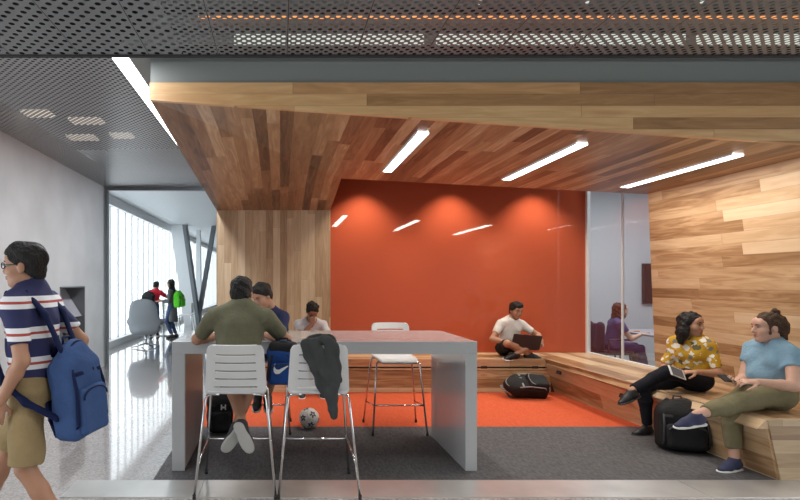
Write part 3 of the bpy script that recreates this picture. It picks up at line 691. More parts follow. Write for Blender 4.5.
def person(label, base, J, st, group=None):
    s = st.get('s', 1.0); vb = st.get('vox', .011); vh = st.get('hvox', .0065); fem = st.get('fem', False)
    root = thing('person', label, 'person', base, group)
    pel, neck = V(J['pel']), V(J['neck']); side = nrm(J['side']); hs = nrm(J.get('hside', J['side']))
    up = (neck-pel).normalized(); side = (side-up*side.dot(up)).normalized(); fw = up.cross(side)    # forward = up x right
    if 'bend' in J: mid = lerp(pel, neck, .5)+V(J['bend'])
    else: mid = lerp(pel, neck, .5)
    waist = lerp(pel, mid, .72); chest = lerp(mid, neck, .42)
    hw = st.get('hw', .085)*s; sw = st.get('sw', .155 if fem else .178)*s
    dr = V(J.get('drop', (0, 0, 0)))
    shR = neck+side*sw-up*.065*s+dr; shL = neck-side*sw-up*.065*s+dr
    hipR, hipL = pel+hs*hw, pel-hs*hw
    ua, fa, th, sn = .285*s, .25*s, .43*s, .42*s
    elL, wrL = ik(shL, J['wrL'], ua, fa, J['paL']); elR, wrR = ik(shR, J['wrR'], ua, fa, J['paR'])
    knL, anL = ik(hipL, J['anL'], th, sn, J['plL']); knR, anR = ik(hipR, J['anR'], th, sn, J['plR'])
    hr, hf, hu = basis(J['fwd'], J.get('upv', (0, 0, 1))); H = V(J['head'])
    g = st.get('girth', 1.0); tw, cw = (.120, .128) if fem else (.130, .148); pw = .150 if fem else .142
    tw *= g*s; cw *= g*s; pw *= g*s
    B = SDF()
    def torso(S, e):
        S.rc(pel, waist, pw+e, tw+e, 0, flat=(fw, .74)); S.rc(waist, chest, tw+e, cw+e, .05, flat=(fw, .70)); S.rc(chest, lerp(chest, neck, .62), cw+e, cw*.72+e, .04, flat=(fw, .66))
        S.rc(shL, shR, .052*s+e, .052*s+e, .05)
        S.rc(lerp(shL, neck, .35), neck+up*.03*s, .042*s+e, .040*s+e, .05); S.rc(lerp(shR, neck, .35), neck+up*.03*s, .042*s+e, .040*s+e, .05)
        if fem:
            for x in (-1, 1): S.ell(chest+side*x*.066*s+fw*.062*g*s-up*.03*s, [.058*g*s+e, .055*g*s+e, .056*g*s+e], (side, fw, up), .04)
        if st.get('belly'): S.ell(waist+fw*.05*s, [.12*g*s+e, .10*g*s+e, .12*s+e], (side, fw, up), .06)
    torso(B, -.012)
    B.rc(neck-up*.02, H-hu*.07*s-hf*.02*s, .053*s, .050*s, .03)
    ar = st.get('arm', 1.0)
    for sh, el, wr in ((shL, elL, wrL), (shR, elR, wrR)):
        B.rc(sh, el, .048*s*ar, .037*s*ar, .03); m = lerp(el, wr, .3); B.rc(el, m, .038*s*ar, .037*s*ar, .02); B.rc(m, wr, .037*s*ar, .0255*s, .02)
    lr = st.get('leg', 1.0)
    for hp, kn, an in ((hipL, knL, anL), (hipR, knR, anR)):
        B.rc(hp, kn, .072*s*lr, .052*s*lr, .03); m = lerp(kn, an, .32); B.rc(kn, m, .052*s*lr, .050*s*lr, .02); B.rc(m, an, .050*s*lr, .034*s, .02)
    parts = [B.mesh(vb), head_parts(H, hr, hf, hu, s, st, root, vh)]
    hv = st.get('handvox', .0048)
    if 'handL' in J: parts.append(hand_mesh(wrL, J['handL'][0], J['handL'][1], 1, s*.97, J['handL'][2] if len(J['handL']) > 2 else .5, hv))
    else: parts.append(hand_mesh(wrL, wrL-elL, V((0, 0, -1)), 1, s*.97, .5, hv))
    if 'handR' in J: parts.append(hand_mesh(wrR, J['handR'][0], J['handR'][1], -1, s*.97, J['handR'][2] if len(J['handR']) > 2 else .5, hv))
    else: parts.append(hand_mesh(wrR, wrR-elR, V((0, 0, -1)), -1, s*.97, .5, hv))
    sobj('body', parts, st['skin'], root)
    # shirt
    S = SDF(); torso(S, st.get('loose', .006))
    hem = st.get('hem', -.06); S.cut(pel+up*hem*s, -up) if st.get('cuthem', True) else None
    fr = st.get('sleeve', .55)
    for sh, el, wr in ((shL, elL, wrL), (shR, elR, wrR)):
        if fr <= 1: S.rc(lerp(sh, el, -.08), lerp(sh, el, fr), .060*s*ar, (.056 if fr < .8 else .050)*s*ar, .035, caps=True)
        else: S.rc(sh, el, .060*s*ar, .050*s*ar, .035); S.rc(el, lerp(el, wr, fr-1), .049*s*ar, .038*s, .02, caps=True)
    nl = neck+up*.045*s+fw*.02*s; S.rc(nl, nl+up*.12*s+fw*.01, .058*s, .075*s, .012, 'sub')
    if st.get('vneck'): S.rc(neck+up*.05*s+fw*.10*s, neck-up*.07*s+fw*.125*s, .055*s, .012*s, .01, 'sub')
    sobj('shirt', [S.mesh(vb*.95, st.get('fold', .006), 26, st.get('seed', 1.0))], st['shirt'], root)
    # trousers or shorts
    S = SDF(); pf = st.get('pants', 1.9); pr = st.get('pr', 1.0)
    S.ell(pel, [pw+.012, pw*.80, pw*.80], (side, fw, up), 0); S.rc(hipL, hipR, .088*s*lr, .088*s*lr, .04)
    S.rc(pel, lerp(pel, waist, .5), pw*.98, tw+.0, .04, flat=(fw, .74)); S.cut(lerp(pel, waist, .5), up)
    for hp, kn, an in ((hipL, knL, anL), (hipR, knR, anR)):
        if pf <= 1: S.rc(hp, lerp(hp, kn, pf), .088*s*lr, .080*s*lr*pr, .03, caps=True)
        else:
            S.rc(hp, kn, .086*s*lr, .066*s*lr*pr, .03); e = lerp(kn, an, pf-1); m = lerp(kn, an, .35); S.rc(kn, m, .065*s*lr*pr, .062*s*lr*pr, .02); S.rc(m, e, .062*s*lr*pr, .049*s*pr, .02, caps=True)
    sobj('shorts' if pf <= 1 else 'trousers', [S.mesh(vb*.95, .007, 24, st.get('seed', 1.0)+2)], st['bottom'], root)
    if not st.get('noshoes'):
        for an, kn, key in ((anL, knL, 'ftL'), (anR, knR, 'ftR')):
            d = V(J[key][0]); u = V(J[key][1]) if len(J[key]) > 1 else V((0, 0, 1))
            shoe(root, an, d, u, st['shoe'], st['sole'], s*.98 if not fem else s*.92, .0075 if vb < .012 else .011, st.get('lace'))
    if st.get('belt'):
        pass
    return root, dict(wrL=wrL, wrR=wrR, elL=elL, elR=elR, neck=neck, chest=chest, fw=fw, side=side, up=up, knL=knL, knR=knR, shL=shL, shR=shR, H=H, waist=waist, pel=pel, mid=mid)
SKIN = {'tan': mat('skin_tan', (.40, .205, .125), .5), 'brown': mat('skin_brown', (.27, .13, .075), .5), 'light': mat('skin_light', (.56, .33, .24), .5), 'fair': mat('skin_fair', (.60, .37, .28), .5)}
HAIR = {'black': mat('hair_black', (.011, .009, .008), .6, spec=.3, bump=.9, bscale=70), 'brown': mat('hair_brown', (.065, .035, .02), .6, spec=.3, bump=.9, bscale=70), 'auburn': mat('hair_auburn', (.10, .027, .016), .6, spec=.3, bump=.9, bscale=70)}
def cloth(name, col, var=.08): return mat(name, col, .85, spec=.2, bump=.25, bscale=45, var=var, vscale=14)
C = {'olive': cloth('olive_cotton', lin(104, 102, 82)), 'navy': cloth('navy_cotton', lin(44, 48, 78)), 'white': cloth('white_cotton', (.66, .63, .61)), 'greytee': cloth('pale_grey_cotton', (.50, .50, .53)),
     'blue': cloth('light_blue_cotton', lin(126, 158, 178)), 'khaki': cloth('khaki_cotton', lin(150, 130, 95)), 'darkpants': cloth('black_denim', lin(24, 25, 33)), 'sage': cloth('sage_twill', lin(116, 110, 84)),
     'blackcloth': cloth('black_cotton', (.016, .016, .018)), 'red': cloth('red_cotton', (.55, .02, .04)), 'denim': cloth('blue_denim', lin(70, 85, 115)), 'purple': cloth('purple_cotton', lin(92, 84, 130)), 'grey': cloth('grey_cotton', (.12, .12, .13))}
SH = {'black': mat('black_shoe', (.018, .018, .02), .45), 'white': mat('white_rubber', (.72, .72, .70), .6), 'greysole': mat('grey_rubber', (.46, .46, .44), .6), 'navy': mat('navy_canvas', lin(52, 56, 84), .8), 'brown': mat('brown_leather', (.07, .035, .02), .5), 'charcoal': mat('charcoal_knit', (.05, .05, .055), .8)}
def striped():
    m, nt, b = newmat('striped_jersey'); b.inputs['Roughness'].default_value = .85
    tc = nt.nodes.new('ShaderNodeTexCoord'); sp = nt.nodes.new('ShaderNodeSeparateXYZ'); nt.links.new(tc.outputs['Object'], sp.inputs[0])
    fr = mth(nt, 'FRACT', mth(nt, 'DIVIDE', mth(nt, 'SUBTRACT', sp.outputs[2], .735), .1635))
    navy, wh, red = lin(38, 42, 84), (.74, .75, .78), lin(168, 70, 62)
    nt.links.new(ramp(nt, fr, [(0, wh), (.15, red), (.235, wh), (.40, navy), (.97, navy)], 'CONSTANT'), b.inputs['Base Color']); return m
C['stripe'] = striped()
def floral():
    m, nt, b = newmat('floral_yellow'); b.inputs['Roughness'].default_value = .8
    tc = nt.nodes.new('ShaderNodeTexCoord')
    nz = nt.nodes.new('ShaderNodeTexNoise'); nz.inputs['Scale'].default_value = 30; nt.links.new(tc.outputs['Object'], nz.inputs['Vector'])
    mx = nt.nodes.new('ShaderNodeMix'); mx.data_type = 'VECTOR'; mx.inputs[0].default_value = .045; nt.links.new(tc.outputs['Object'], mx.inputs[4]); nt.links.new(nz.outputs['Color'], mx.inputs[5])
    v = nt.nodes.new('ShaderNodeTexVoronoi'); v.inputs['Scale'].default_value = 20; nt.links.new(mx.outputs[1], v.inputs['Vector'])
    sp = nt.nodes.new('ShaderNodeSeparateColor'); nt.links.new(v.outputs['Color'], sp.inputs[0])
    blob = mth(nt, 'LESS_THAN', v.outputs['Distance'], mth(nt, 'ADD', mth(nt, 'MULTIPLY', sp.outputs[1], .24), .34))
    blob = mth(nt, 'MULTIPLY', blob, mth(nt, 'GREATER_THAN', sp.outputs[2], .10))
    fc = ramp(nt, sp.outputs[0], [(0, (.74, .70, .62)), (.45, lin(120, 118, 112)), (.62, (.80, .76, .66)), (.85, lin(96, 92, 60))], 'CONSTANT')
    m2 = nt.nodes.new('ShaderNodeMix'); m2.data_type = 'RGBA'; nt.links.new(blob, m2.inputs[0]); m2.inputs[6].default_value = (*lin(196, 150, 32), 1); nt.links.new(fc, m2.inputs[7]); nt.links.new(m2.outputs[2], b.inputs['Base Color']); return m
C['floral'] = floral()
# ------------------------------------------------------------------ bags
def backpack(label, mtx, w, d, h, col, acc, group=None, logo=None, detail=True, slump=0.0, vox=.009):
    """local frame: x right, -y the outer face, +y the back panel with straps, z up; origin at the bottom centre"""
    loc = mtx.translation; t = thing('backpack', label, 'backpack', loc, group)
    R = mtx.to_3x3(); ax = [tuple(R @ V(e)) for e in ((1, 0, 0), (0, 1, 0), (0, 0, 1))]; at = lambda x, y, z: mtx @ V((x, y, z))
    S = SDF(); S.box(at(0, 0, h*.40), (w/2, d/2, h*.40), ax, min(w, d)*.28, 0); S.ell(at(0, -slump*.3, h*.74), (w*.47, d*.48, h*.26), ax, .06)
    sobj('main_compartment', [S.mesh(vox, .006, 22, w*40)], col, t)
    S = SDF(); S.box(at(0, -d*.50, h*.28), (w*.40, d*.22, h*.24), ax, min(w, d)*.18, 0); sobj('front_pocket', [S.mesh(vox, .005, 24, w*30)], acc if detail == 'two' else col, t)
    MB().tube([at(-.035, d*.22, h*.95), at(-.03, d*.25, h*1.03), at(.03, d*.25, h*1.03), at(.035, d*.22, h*.95)], .008, 8).build('handle', acc, t, smooth=True)
    for x in (-1, 1):
        S = SDF(); pts = [(x*w*.18, d*.40, h*.93), (x*w*.24, d*.72, h*.80), (x*w*.30, d*.85, h*.50), (x*w*.36, d*.62, h*.22), (x*w*.40, d*.42, h*.08)]
        for p, q in zip(pts, pts[1:]): S.rc(at(*p), at(*q), .027, .024, .01, flat=(ax[1], .38))
        sobj('strap', [S.mesh(vox)], acc, t)
    zp = MB(); n = 14
    zp.tube([at(w*.36*math.cos(math.pi*k/n), -d*.735, h*.40+h*.10*math.sin(math.pi*k/n)) for k in range(n+1)], .005, 6)
    wb = MB()
    for x in (-1, 1):
        wb.tube([at(x*w*.43, -d*.30, h*.10), at(x*w*.44, -d*.54, h*.16), at(x*w*.42, -d*.56, h*.52), at(x*w*.40, -d*.40, h*.74)], .009, 6)
    wb.bbox_m(mtx @ Matrix.Translation((0, -d*.50, h*.66)), (w*.40, .006, .011), .003); wb.bbox_m(mtx @ Matrix.Translation((w*.08, -d*.52, h*.66)), (.022, .008, .017), .004)
    wb.build('webbing', acc, t, smooth=True)
    zp.tube([at(w*.47*math.cos(math.pi*k/n), -d*.2, h*.58+h*.40*math.sin(math.pi*k/n)) for k in range(n+1)], .006, 6); zp.build('zip', acc, t, smooth=True)
    if logo:
        mb = MB()
        for poly in logo['polys']:
            pts = [(logo['c'][0]+px*logo['s'], logo['y'], logo['c'][1]+pz*logo['s']) for px, pz in poly]
            a = [at(*p) for p in pts]; b = [at(p[0], p[1]+.02, p[2]) for p in pts]; n = len(a)
            mb.quad(a); mb.quad(b[::-1])
            for i in range(n): mb.quad([a[i], b[i], b[(i+1) % n], a[(i+1) % n]])
        mb.build('logo', logo['m'], t)
    return t
# ------------------------------------------------------------------ the people
# seated at the table, seen from behind
pA, jA = person('person in olive t-shirt seen from behind, leaning on the bar table', (-.315, 3.99, 0),
    dict(pel=(-.315, 3.96, .865), neck=(-.305, 4.085, 1.325), side=(1, 0, 0), head=(-.300, 4.15, 1.435), fwd=(.12, .9, -.35), wrL=(-.48, 4.43, 1.088), wrR=(-.12, 4.44, 1.088), paL=(-1, -.15, -.55), paR=(1, -.15, -.55), anL=(-.285, 4.07, .44), anR=(-.345, 4.17, .40), plL=(-.2, 1, .3), plR=(.2, 1, .3),
         ftL=((.38, .22, -.9), (.1, 1, .25)), ftR=((-.5, .3, -.75), (-.2, 1, .3)), handL=((.8, .55, 0), (0, 0, -1), .3), handR=((-.8, .55, 0), (0, 0, -1), .3)),
    dict(s=1.05, vox=.010, girth=1.05, hw=.09, skin=SKIN['tan'], hair=HAIR['black'], hairstyle='short', shirt=C['olive'], sleeve=.72, bottom=C['blackcloth'], pants=.8, shoe=SH['charcoal'], sole=SH['greysole'], loose=.012, hem=-.10, sw=.185, arm=1.08))
pB, jB = person('person in navy t-shirt across the table, head bent behind the olive-shirted person', (-.17, 5.5, 0),
    dict(pel=(-.14, 5.54, .865), neck=(-.145, 5.37, 1.255), side=(-.93, .38, 0), head=(-.175, 5.26, 1.39), fwd=(-.62, -.62, -.48), wrL=(-.06, 5.00, 1.088), wrR=(-.36, 5.02, 1.088), paL=(.35, 0, -1), paR=(-1, 0, -.4), anL=(-.12, 5.22, .42), anR=(-.22, 5.26, .42), plL=(.2, -1, .3), plR=(-.2, -1, .3),
         ftL=((.1, -1, -.35),), ftR=((-.1, -1, -.35),), handL=((-.7, -.6, 0), (0, 0, -1)), handR=((.7, -.6, 0), (0, 0, -1))),
    dict(s=1.0, vox=.012, skin=SKIN['tan'], hair=HAIR['black'], hairstyle='thick', shirt=C['navy'], sleeve=.6, bottom=C['blackcloth'], pants=.95, shoe=SH['black'], sole=SH['white'], loose=.012, hem=-.10))
pC, jC = person('person in pale grey t-shirt on the bench before the pale wood wall, hand at mouth', (.43, 7.7, 0),
    dict(pel=(.43, 7.77, .585), neck=(.435, 7.53, .985), side=(-1, 0, 0), head=(.449, 7.44, 1.115), fwd=(.05, -.78, -.6), wrL=(.56, 7.24, .64), wrR=(.44, 7.33, .955), paL=(1, 0, -.6), paR=(-.7, -.2, -1), anL=(.56, 7.12, .09), anR=(.30, 7.12, .09), plL=(.1, -1, .5), plR=(-.1, -1, .5), ftL=((.1, -1, 0),), ftR=((-.1, -1, 0),), handR=((.15, .0, 1), (0, 1, .2), .9), handL=((-.3, -.9, -.3), (0, 0, -1))),
    dict(s=.98, vox=.013, skin=SKIN['brown'], hair=HAIR['black'], hairstyle='curly', shirt=C['greytee'], sleeve=.6, bottom=C['denim'], pants=1.9, shoe=SH['black'], sole=SH['white']))
pD, jD = person('person in white t-shirt sitting cross-legged on the bench with a laptop', (3.32, 7.7, 0),
    dict(pel=(3.28, 7.70, .575), neck=(3.32, 7.63, .985), side=(-.97, -.22, 0), head=(3.35, 7.57, 1.125), fwd=(.2, -.93, -.32), wrL=(3.62, 7.42, .70), wrR=(3.19, 7.40, .68), paL=(1, .1, -.5), paR=(-1, .1, -.5), anL=(3.25, 7.335, .545), anR=(3.46, 7.42, .535), plL=(1, -.6, .5), plR=(-1, -.6, .5), ftL=((-1, -.15, -.05), (0, -.5, .86)), ftR=((1, -.3, -.05), (0, -.5, .86)), handL=((-.1, -.9, -.15), (-.8, 0, -.5)), handR=((.7, -.55, 0), (0, 0, -1))),
    dict(s=.95, vox=.011, skin=SKIN['tan'], hair=HAIR['black'], hairstyle='thick', shirt=C['white'], sleeve=.62, bottom=C['blackcloth'], pants=.9, shoe=SH['black'], sole=SH['white'], lace=SH['white'], loose=.012))
pE, jE = person('person in yellow floral blouse and dark trousers, legs crossed on the wooden bench', (4.0, 5.2, 0),
    dict(pel=(4.05, 5.22, .585), neck=(4.01, 5.20, .985), side=(-.55, .83, 0), hside=(-.35, .93, 0), head=(3.985, 5.165, 1.115), fwd=(.42, -.9, -.04), wrL=(3.88, 4.98, .69), wrR=(3.76, 5.12, .68), paL=(.8, -.2, -.8), paR=(-.1, .7, -.8), anL=(3.315, 5.03, .505), anR=(3.67, 5.33, .085), plL=(-.2, 0, 1), plR=(-1, 0, .6), ftL=((-.93, -.1, -.32), (-.3, 0, .95)), ftR=((-1, -.12, 0),), handL=((-.85, .1, .0), (0, .2, -1), .5), handR=((-.3, -.9, .1), (.2, 0, 1), .7)),
    dict(s=.96, fem=True, vox=.0095, hvox=.0058, girth=.96, sw=.138, skin=SKIN['tan'], hair=HAIR['black'], hairstyle='shoulder', hairlen=.22, shirt=C['floral'], sleeve=.82, bottom=C['darkpants'], pants=1.93, shoe=SH['black'], sole=SH['black'], loose=.020, hem=-.02, arm=.95, vneck=True))
pF, jF = person('person in light blue top and olive trousers, hair in a bun, on the bench', (4.15, 4.48, 0),
    dict(pel=(4.13, 4.50, .60), neck=(4.135, 4.48, 1.02), side=(-.22, .97, 0), hside=(-.25, .96, 0), head=(4.09, 4.48, 1.145), fwd=(-.97, .12, -.06), wrL=(3.80, 4.25, .735), wrR=(3.79, 4.43, .695), paL=(.7, -.6, -1), paR=(.5, .6, -1), anL=(3.29, 4.23, .475), anR=(3.69, 4.33, .09), plL=(-.1, -.1, 1), plR=(-1, -.3, 1.1), ftL=((-.96, .05, -.14), (-.15, -.1, 1)), ftR=((-.93, -.28, 0),), handL=((-.95, .2, .0), (0, .3, -1), .5), handR=((-.85, -.3, .2), (.1, -.3, 1), .8)),
    dict(s=1.03, fem=True, vox=.0095, hvox=.0058, sw=.145, girth=1.08, belly=True, skin=SKIN['light'], hair=HAIR['brown'], hairstyle='bun', shirt=C['blue'], sleeve=.45, bottom=C['sage'], pants=1.80, pr=1.06, shoe=SH['navy'], sole=SH['white'], lace=SH['navy'], loose=.008, hem=-.02, arm=1.05, leg=1.08, vneck=True))
pG, jG = person('person with glasses walking left in a striped t-shirt and khaki shorts', (-1.4, 3.0, 0),
    dict(pel=(-1.375, 3.0, .955), neck=(-1.40, 3.0, 1.47), side=(.05, 1, 0), head=(-1.435, 3.0, 1.615), fwd=(-1, -.08, -.05), wrL=(-1.46, 2.78, .90), wrR=(-1.25, 3.24, .92), paL=(.8, -.4, -.3), paR=(.9, .2, -.3), anL=(-1.16, 2.93, .14), anR=(-1.76, 3.08, .10), plL=(-1, 0, .1), plR=(-1, 0, .1), ftL=((-1, 0, -.35), (-.35, 0, 1)), ftR=((-1, 0, .15), (.15, 0, 1)), handL=((-.25, 0, -1), (-.4, 1, 0), .7), handR=((-.1, 0, -1), (-.4, -1, 0), .7)),
    dict(s=1.04, vox=.0095, hvox=.0058, skin=SKIN['tan'], hair=HAIR['black'], hairstyle='thick', shirt=C['stripe'], sleeve=.72, bottom=C['khaki'], pants=.93, pr=1.15, shoe=SH['black'], sole=SH['white'], glasses=True, loose=.018, hem=-.20, girth=1.06))
pH, jH = person('distant person in red t-shirt with a black backpack, back to us by the windows', (-3.55, 15.0, 0),
    dict(pel=(-3.56, 15.0, .86), neck=(-3.52, 15.1, 1.29), side=(.97, -.2, 0), head=(-3.52, 15.17, 1.425), fwd=(.2, .9, -.35), wrL=(-3.55, 15.5, 1.03), wrR=(-3.20, 15.4, 1.03), paL=(-1, 0, -.6), paR=(1, 0, -.6), anL=(-3.64, 15.0, .09), anR=(-3.46, 15.05, .09), plL=(0, 1, 0), plR=(0, 1, 0), ftL=((0, 1, 0),), ftR=((0, 1, 0),)),
    dict(s=.95, vox=.018, hvox=.011, handvox=.008, skin=SKIN['tan'], hair=HAIR['black'], shirt=C['red'], sleeve=.6, bottom=C['denim'], pants=1.9, shoe=SH['black'], sole=SH['white'], hem=-.12))
pI, jI = person('distant person with long dark hair in a long dark coat, wearing a green backpack', (-2.95, 14.55, 0),
    dict(pel=(-2.94, 14.55, .86), neck=(-2.95, 14.55, 1.33), side=(.15, .98, 0), head=(-2.98, 14.55, 1.475), fwd=(-.97, .1, -.2), wrL=(-3.22, 14.42, 1.02), wrR=(-3.22, 14.65, 1.02), paL=(.6, -.3, -1), paR=(.6, .3, -1), anL=(-2.93, 14.48, .09), anR=(-2.84, 14.64, .09), plL=(-1, 0, 0), plR=(-1, 0, 0), ftL=((-1, 0, 0),), ftR=((-1, 0, 0),)),
    dict(s=.96, fem=True, vox=.018, hvox=.011, handvox=.008, skin=SKIN['tan'], hair=HAIR['black'], hairstyle='long', hairlen=.36, shirt=C['grey'], sleeve=1.85, bottom=C['denim'], pants=1.9, shoe=SH['black'], sole=SH['black'], cuthem=False))
S = SDF(); S.rc((-2.94, 14.55, .9), (-2.92, 14.55, .48), .15, .17, 0, flat=((1, 0, 0), .8)); S.cut((0, 0, .45), (0, 0, -1)); sobj('coat_skirt', [S.mesh(.016, .008, 22)], C['grey'], pI)
pJ, jJ = person('person with auburn hair and purple t-shirt seated behind the meeting room glass', (5.28, 8.45, 0),
    dict(pel=(5.24, 8.45, .535), neck=(5.32, 8.43, .945), side=(-.2, -.97, 0), head=(5.375, 8.42, 1.075), fwd=(.97, -.2, -.1), wrL=(5.66, 8.60, .72), wrR=(5.64, 8.30, .72), paL=(-.4, .4, -1), paR=(-.4, -.4, -1), anL=(5.72, 8.55, .09), anR=(5.70, 8.30, .09), plL=(1, 0, .5), plR=(1, 0, .5), ftL=((1, 0, 0),), ftR=((1, 0, 0),)),
    dict(s=.97, fem=True, vox=.013, skin=SKIN['fair'], hair=HAIR['auburn'], hairstyle='long', hairlen=.24, shirt=C['purple'], sleeve=.55, bottom=C['purple'], pants=1.9, shoe=SH['black'], sole=SH['black']))
# ------------------------------------------------------------------ held things
def laptop():
    h0, h1 = P(508.5, 347.5, 7.36), P(537, 350, 7.33); e = (h1-h0).normalized(); tl = P(515, 335, 7.29); up = (tl-h0); up = (up-e*up.dot(e)); H = .215; up.normalize(); n = e.cross(up).normalized()
    t = thing('laptop', 'open dark laptop on the lap of the cross-legged person', 'laptop', (h0+h1)/2)
    W = (h1-h0).length/2+.0; c = (h0+h1)/2
    def fr(r, f, u, p): return Matrix(((r.x, f.x, u.x, p.x), (r.y, f.y, u.y, p.y), (r.z, f.z, u.z, p.z), (0, 0, 0, 1)))
    MB().bbox_m(fr(e, n, up, c+up*H/2+e*.03), (W, .004, H/2), .003).build('screen', mat('laptop_lid', (.03, .028, .028), .35), t)
    bd = V((0, 1, -.12)); bd = (bd-e*bd.dot(e)).normalized(); bu = e.cross(bd).normalized()
    b = MB().bbox_m(fr(e, bd, bu, c+bd*H/2), (W, H/2, .007), .004).build('base', M['dark_plastic'], t)
    MB().bbox_m(fr(e, bd, bu, c+bd*.10+bu*.008), (W*.88, .05, .001)).build('keyboard', M['rubber'], b)
laptop()
def phone(name, label, cat, c, r, f, half, front, back):
    r, f = nrm(r), V(f); f = (f-r*r.dot(f)).normalized(); u = r.cross(f)
    mt = Matrix(((r.x, f.x, u.x, c[0]), (r.y, f.y, u.y, c[1]), (r.z, f.z, u.z, c[2]), (0, 0, 0, 1)))
    t = thing(name, label, cat, c)
    MB().bbox_m(mt, half, .003).build('case', back, t); MB().bbox_m(mt @ Matrix.Translation((0, 0, half[2]+.0004)), (half[0]*.80, half[1]*.88, .0006)).build('screen', front, t)
phone('phone', 'white-rimmed phone held by the person in the yellow floral blouse', 'phone', P(677, 372.5, 4.94), (.9, .2, -.32), (.1, .62, .78), (.088, .052, .005), mat('phone_screen_grey', (.10, .105, .12), .5), M['white_plastic'])
phone('phone', 'black phone held by the person in the light blue top', 'phone', (3.672, 4.385, .738), (.85, .3, -.1), (-.2, .75, .6), (.07, .038, .005), M['rubber'], M['rubber'])
# ------------------------------------------------------------------ bags
BL_M = cloth('blue_nylon', lin(32, 66, 128)); BLD = cloth('dark_blue_nylon', lin(20, 30, 66)); BK = mat('black_nylon', (.013, .013, .014), .75, spec=.3, bump=.3, bscale=50); BK2 = mat('black_webbing', (.012, .012, .013), .7); BKG = mat('charcoal_webbing', (.045, .045, .048), .7); GRY = cloth('grey_nylon', (.26, .26, .27)); STL = cloth('steel_blue_nylon', lin(56, 80, 124))
def T3(p, x, y, z): return Matrix(((x[0], y[0], z[0], p[0]), (x[1], y[1], z[1], p[1]), (x[2], y[2], z[2], p[2]), (0, 0, 0, 1)))
def frame_from(p, zax, out):
    z = nrm(zax); y = -V(out); y = (y-z*y.dot(z)).normalized(); x = y.cross(z); return T3(p, x, y, z)
swoosh = [[(-.5, .02), (-.46, .26), (-.40, .36), (-.44, .16), (-.36, .03), (-.2, .0), (.5, .36), (-.16, -.22), (-.36, -.24), (-.47, -.14)]]
backpack('blue backpack with a white swoosh and black top on the stool edge, under the table', frame_from((.018, 4.045, .758), (.03, 0, 1), (0, -1, 0)), .235, .17, .33, BL_M, BK2, logo=dict(polys=swoosh, c=(-.005, .125), s=.13, y=-.125, m=M['white_plastic']))
S = SDF(); o = bpy.data.objects['backpack']
S.box((.026, 4.04, 1.035), (.112, .082, .042), ((1, 0, 0), (0, 1, 0), (0, 0, 1)), .035, 0); sobj('top_flap', [S.mesh(.008, .004)], BK, o, label='black nylon top flap')
mono = [[(-.5, .5), (-.3, .5), (-.3, .12), (.3, .12), (.3, .5), (.5, .5), (.5, -.02), (-.5, -.02)], [(-.5, -.5), (-.3, -.5), (-.3, -.2), (.3, -.2), (.3, -.5), (.5, -.5), (.5, -.08), (-.5, -.08)]]
backpack('black backpack with a white logo on the carpet by the left table leg', frame_from((-.615, 5.44, .01), (0, .05, 1), (.25, -1, 0)), .25, .20, .42, BK, BK2, logo=dict(polys=mono, c=(.02, .26), s=.05, y=-.128, m=M['white_plastic']))
backpack('black and grey backpack lying on the orange carpet against the bench', frame_from((3.50, 7.03, .135), (-.97, -.05, .08), (.15, -.62, .8)), .27, .21, .56, BK, GRY)
backpack('large black backpack on the grey carpet, leaning on the bench behind a navy shoe', frame_from((3.64, 4.83, .01), (.04, .12, 1), (-.35, -1, 0)), .39, .24, .46, BK, BKG)
bg = backpack('blue backpack on the back of the walking person in stripes', frame_from((-1.115, 3.0, .67), (-.10, 0, 1), (1, -.25, 0)), .30, .16, .54, STL, BLD)
for sgn in (-1, 1):
    pts = [(-1.19, 3+sgn*.10, 1.16), (-1.27, 3+sgn*.12, 1.36), (-1.36, 3+sgn*.125, 1.465), (-1.46, 3+sgn*.13, 1.455), (-1.535, 3+sgn*.135, 1.33), (-1.53, 3+sgn*.15, 1.14), (-1.46, 3+sgn*.19, 1.0), (-1.34, 3+sgn*.20, .90), (-1.20, 3+sgn*.14, .80)]
    S = SDF()
    for p, q in zip(pts, pts[1:]): S.rc(p, q, .026, .026, .02, flat=((1, 0, .5), .5))
    sobj('strap', [S.mesh(.01)], BLD, bg)
backpack('black backpack worn by the distant person in red', frame_from((-3.66, 14.80, .82), (0, .12, 1), (-.2, -1, 0)), .34, .22, .46, BK, BK2, vox=.014)
backpack('bright green backpack worn by the distant person in the long coat', frame_from((-2.74, 14.50, .84), (-.05, 0, 1), (1, -.3, 0)), .32, .20, .46, cloth('green_nylon', lin(92, 200, 50)), BK2, vox=.014)
# ------------------------------------------------------------------ jacket over the stool
yb = 3.985-.19-.06
S = SDF(); A3 = ((1, 0, 0), (0, 1, 0), (0, 0, 1))
ys = yb-.045
FY = lambda q: dict(flat=((0, 1, 0), q))
S.rc((.20, ys+.035, 1.108), (.325, ys+.03, 1.120), .032, .034, .02, **FY(.9)); S.rc((.315, ys+.02, 1.118), (.375, ys+.01, 1.085), .034, .03, .02, **FY(.9))      # bunched over the rail
S.rc((.172, ys+.02, 1.09), (.245, ys-.005, .93), .036, .036, .012, **FY(.38)); S.rc((.245, ys-.005, .93), (.312, ys-.012, .76), .036, .036, .012, **FY(.4))     # left edge runs down to the right
S.rc((.245, ys+.005, 1.10), (.312, ys-.03, .90), .046, .038, .006, **FY(.5)); S.rc((.335, ys+.005, 1.11), (.372, ys-.028, .86), .036, .034, .006, **FY(.6))
S.rc((.385, ys+.01, 1.085), (.405, ys-.01, .86), .026, .026, .006, **FY(.7)); S.rc((.322, ys-.03, .90), (.345, ys-.035, .74), .042, .034, .008, **FY(.55)); S.rc((.378, ys-.02, .88), (.368, ys-.03, .74), .034, .03, .006, **FY(.6))
